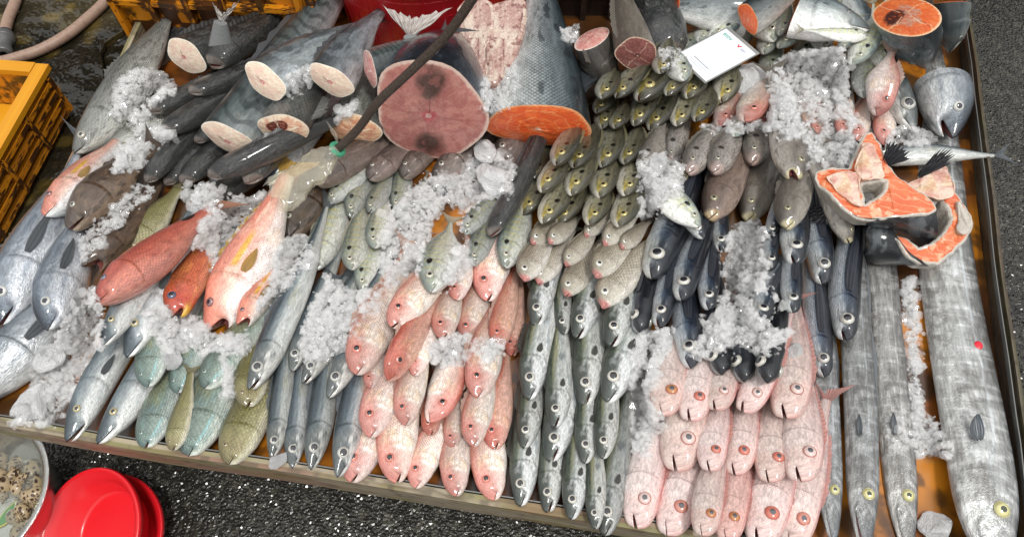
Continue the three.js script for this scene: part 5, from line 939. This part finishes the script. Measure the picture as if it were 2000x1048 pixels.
// ---------------------------------------------------------------- hose
{
  const rubber = std({ map: rep(tex(256, 64, (u, v) => mix([176, 150, 132], [146, 118, 104], fbm(u * 30, v * 6, 3))), 10, 1), roughness: .5 });
  const tube = (name, label, q) => { const g = thing(name, label, 'hose', 'garden hose on the slab'); obj('tube', new THREE.TubeGeometry(new THREE.CatmullRomCurve3(q.map(([a, b, y = .045]) => at(a, b, y))), 60, .0135, 12), rubber, g); return g; };
  tube('hose', 'pale rubber hose curving across the slab above the crate', [[245, -60], [205, 2], [172, 34], [130, 68], [80, 96], [40, 110], [0, 120], [-80, 126]]);
  const h = tube('hose', 'short end of pale hose with a grey coupling', [[44, -60], [30, 0], [16, 34], [8, 64], [6, 80]]);
  const A = at(10, 62, .045), B = at(6, 106, .045), c = V(0, 0, 0).addVectors(A, B).multiplyScalar(.5), l = A.distanceTo(B), metal = std({ color: lin(.16, .16, .16), roughness: .4, metalness: .3 });
  const cg = new THREE.LatheGeometry([[.009, -.5], [.019, -.5], [.021, -.46], [.021, -.3], [.017, -.28], [.017, 0], [.022, .02], [.022, .34], [.017, .36], [.016, .5], [.0, .5]].map(([r, y]) => new THREE.Vector2(r, y * l)), 20), cm = obj('coupling', cg, metal, h); cm.position.copy(c); cm.quaternion.setFromUnitVectors(V(0, 1, 0), A.clone().sub(B).normalize());
  const rg = new THREE.TorusGeometry(.021, .003, 8, 20), rm = obj('clamp', rg, metal, h); rm.position.copy(A).lerp(B, .3); rm.quaternion.setFromUnitVectors(V(0, 0, 1), A.clone().sub(B).normalize());
}

// ---------------------------------------------------------------- steel bowl with spotted shells, red basins
{
  const rimY = .15, c = at(-78, 968, rimY), R = metres(c, 166), steel = std({ color: lin(.6, .6, .58), metalness: .95, roughness: .24, bumpMap: rep(skinBump, 2, 6), bumpScale: .0004 });
  const b = thing('steel_bowl', 'shiny steel bowl holding spotted shells in water', 'bowl'); b.position.set(c.x, 0.002, c.z);
  const pr = [[0, 0], [.66, 0], [.72, .02], [.9, .11], [.93, .14], [1, .146], [1.01, .15], [1, .153], [.95, .149], [.9, .142], [.87, .11], [.69, .026], [.62, .008], [0, .008]];
  obj('bowl_wall', new THREE.LatheGeometry(pr.map(([x, y]) => new THREE.Vector2(x * R, y)), 72), steel, b);
  const wg = new THREE.CircleGeometry(R * .79, 48); wg.rotateX(-Math.PI / 2); const w = obj('water', wg, std({ color: lin(.8, .82, .78), transmission: .9, roughness: .05, ior: 1.33 }), b); w.position.y = .072;
  const lf = new THREE.Shape(); lf.moveTo(0, 0); lf.quadraticCurveTo(.03, .012, .035, .05); lf.quadraticCurveTo(.002, .04, 0, 0);
  const e1 = new THREE.ShapeGeometry(lf); e1.rotateX(-Math.PI / 2); const m1 = obj('leaf_emblem', e1, std({ color: lin(.05, .32, .05), roughness: .5 }), b); m1.position.set(...at(-8, 1030, .012).sub(V(c.x, 0, c.z)).setY(.0125).toArray());
  const e2 = e1.clone().scale(1.3, 1, 1.25); const m2 = obj('leaf_emblem', e2, std({ color: lin(.75, .7, .1), roughness: .5 }), b); m2.position.copy(m1.position).add(V(-.004, -.002, .005));
  // shell: coiled snail with a flaring mouth
  const shellTex = tex(256, 256, (u, v) => { let best = 1, X = u * 16, Y = v * 7; for (let j = -1; j <= 1; j++) for (let i = -1; i <= 1; i++) { const cx = Math.floor(X) + i, cy = Math.floor(Y) + j, x = cx + .5 + .6 * (hash(cx, cy) - .5), y = cy + .5 + .6 * (hash(cx + 9, cy) - .5), r = .22 + .22 * hash(cx, cy + 5); best = Math.min(best, Math.hypot(X - x, Y - y) / r); } return mix([226, 206, 164], [58, 36, 22], ss(1.1, .85, best)); });
  const shellMat = std({ map: shellTex, roughness: .35, clearcoat: .3 }), rows = [];
  for (let i = 0; i <= 54; i++) { const u = i / 54, a = u * 5.6 * Math.PI, gr = Math.exp(-u * 2.1), rr2 = .013 * gr, rw = []; for (let j = 0; j <= 14; j++) { const t = j / 14 * Math.PI * 2, rad = rr2 * .72 + rr2 * Math.cos(t) * .95; rw.push(V(Math.cos(a) * rad, .04 * (1 - gr) + rr2 * 1.25 * Math.sin(t), Math.sin(a) * rad)); } rows.push(rw); }
  const sg = sheetGeo(rows); { const uv = sg.attributes.uv; for (let i = 0; i < uv.count; i++) uv.setXY(i, uv.getX(i) * 2, uv.getY(i)); }
  const pts = []; for (const [x, y] of [[2, 905], [22, 918], [40, 912], [52, 930], [64, 922], [70, 945], [62, 962], [48, 972], [68, 985], [38, 1002], [55, 1010], [66, 1000], [45, 1028], [60, 1030], [30, 1045], [15, 930], [-8, 925], [30, 935], [8, 942], [45, 945], [58, 950], [52, 990], [-30, 915], [-50, 920], [-20, 940], [70, 965]]) pts.push([x, y]);
  pts.forEach(([x, y], i) => { const m = obj(numbered('spotted_shell'), sg, shellMat, scene); m.userData = { label: 'cream sea snail shell with brown spots in the steel bowl', category: 'shell', group: 'spotted shells in the bowl' }; m.position.copy(at(x, y, .05 + .02 * (i > 14))); m.rotation.set(rr(.6, 2.2), rr(0, 6), rr(-1, 1)); m.scale.setScalar(rr(.9, 1.2)); });
  const red = std({ color: lin(.72, .012, .02), roughness: .3, clearcoat: .35, clearcoatRoughness: .15 });
  const basin = (label, px, py, y, rad, tx, tz) => {
    const g = thing('red_basin', label, 'basin', 'stacked red basins'), p = at(px, py, y);
    obj('basin_wall', new THREE.LatheGeometry([[0, -.052], [.6, -.052], [.68, -.048], [.8, -.018], [.86, -.014], [.92, 0], [1, .004], [1.02, .001], [1.02, -.006], [.98, -.005], [.88, -.02], [.82, -.024], [.7, -.054], [.6, -.058], [0, -.058]].map(([r, h]) => new THREE.Vector2(r * rad, h)).reverse(), 72), red, g);
    g.position.copy(p); g.rotation.set(tx, 0, tz); return g;
  };
  basin('bright red plastic basin lying open beside the steel bowl', 172, 1040, .1, .104, .2, .32);
  basin('second red basin showing beneath the upper one', 196, 1052, .06, .108, .1, .1);
}

// ---------------------------------------------------------------- shop fronts of the lane, across from the viewer (mirrored in the wet surfaces)
{
  const plaster = std({ color: lin(.16, .15, .14), roughness: .8 }), dark = std({ color: lin(.03, .035, .04), roughness: .3 }), canvas = std({ color: lin(.07, .09, .08), roughness: .7 });
  const shop = (label, x, z, w, h, turn) => {
    const g = thing('shop_front', label, 'building', undefined); g.position.set(x, 0, z); g.rotation.y = turn;
    const b = (n, a, c, d, px, py, pz, m) => { const k = obj(n, new THREE.BoxGeometry(a, c, d), m, g); k.position.set(px, py, pz); return k; };
    b('wall', w, h, .3, 0, h / 2, -.15, plaster);
    for (let i = 0; i < 3; i++) { b('shutter', w / 3 - .4, 2.4, .06, (i - 1) * w / 3, 1.2, .04, dark); b('window', w / 3 - 1, 1.4, .06, (i - 1) * w / 3, 4, .04, dark); }
    const a = b('awning', w - .2, .04, 1.5, 0, 2.9, .78, canvas); a.rotation.x = .25;
  };
  shop('dark shop front across the lane behind the tray', 0, -5.2, 9, 6, 0);
}
scene.traverse(o => { if (o.isMesh) { o.castShadow = true; o.receiveShadow = true; } });
renderer.render(scene, camera);
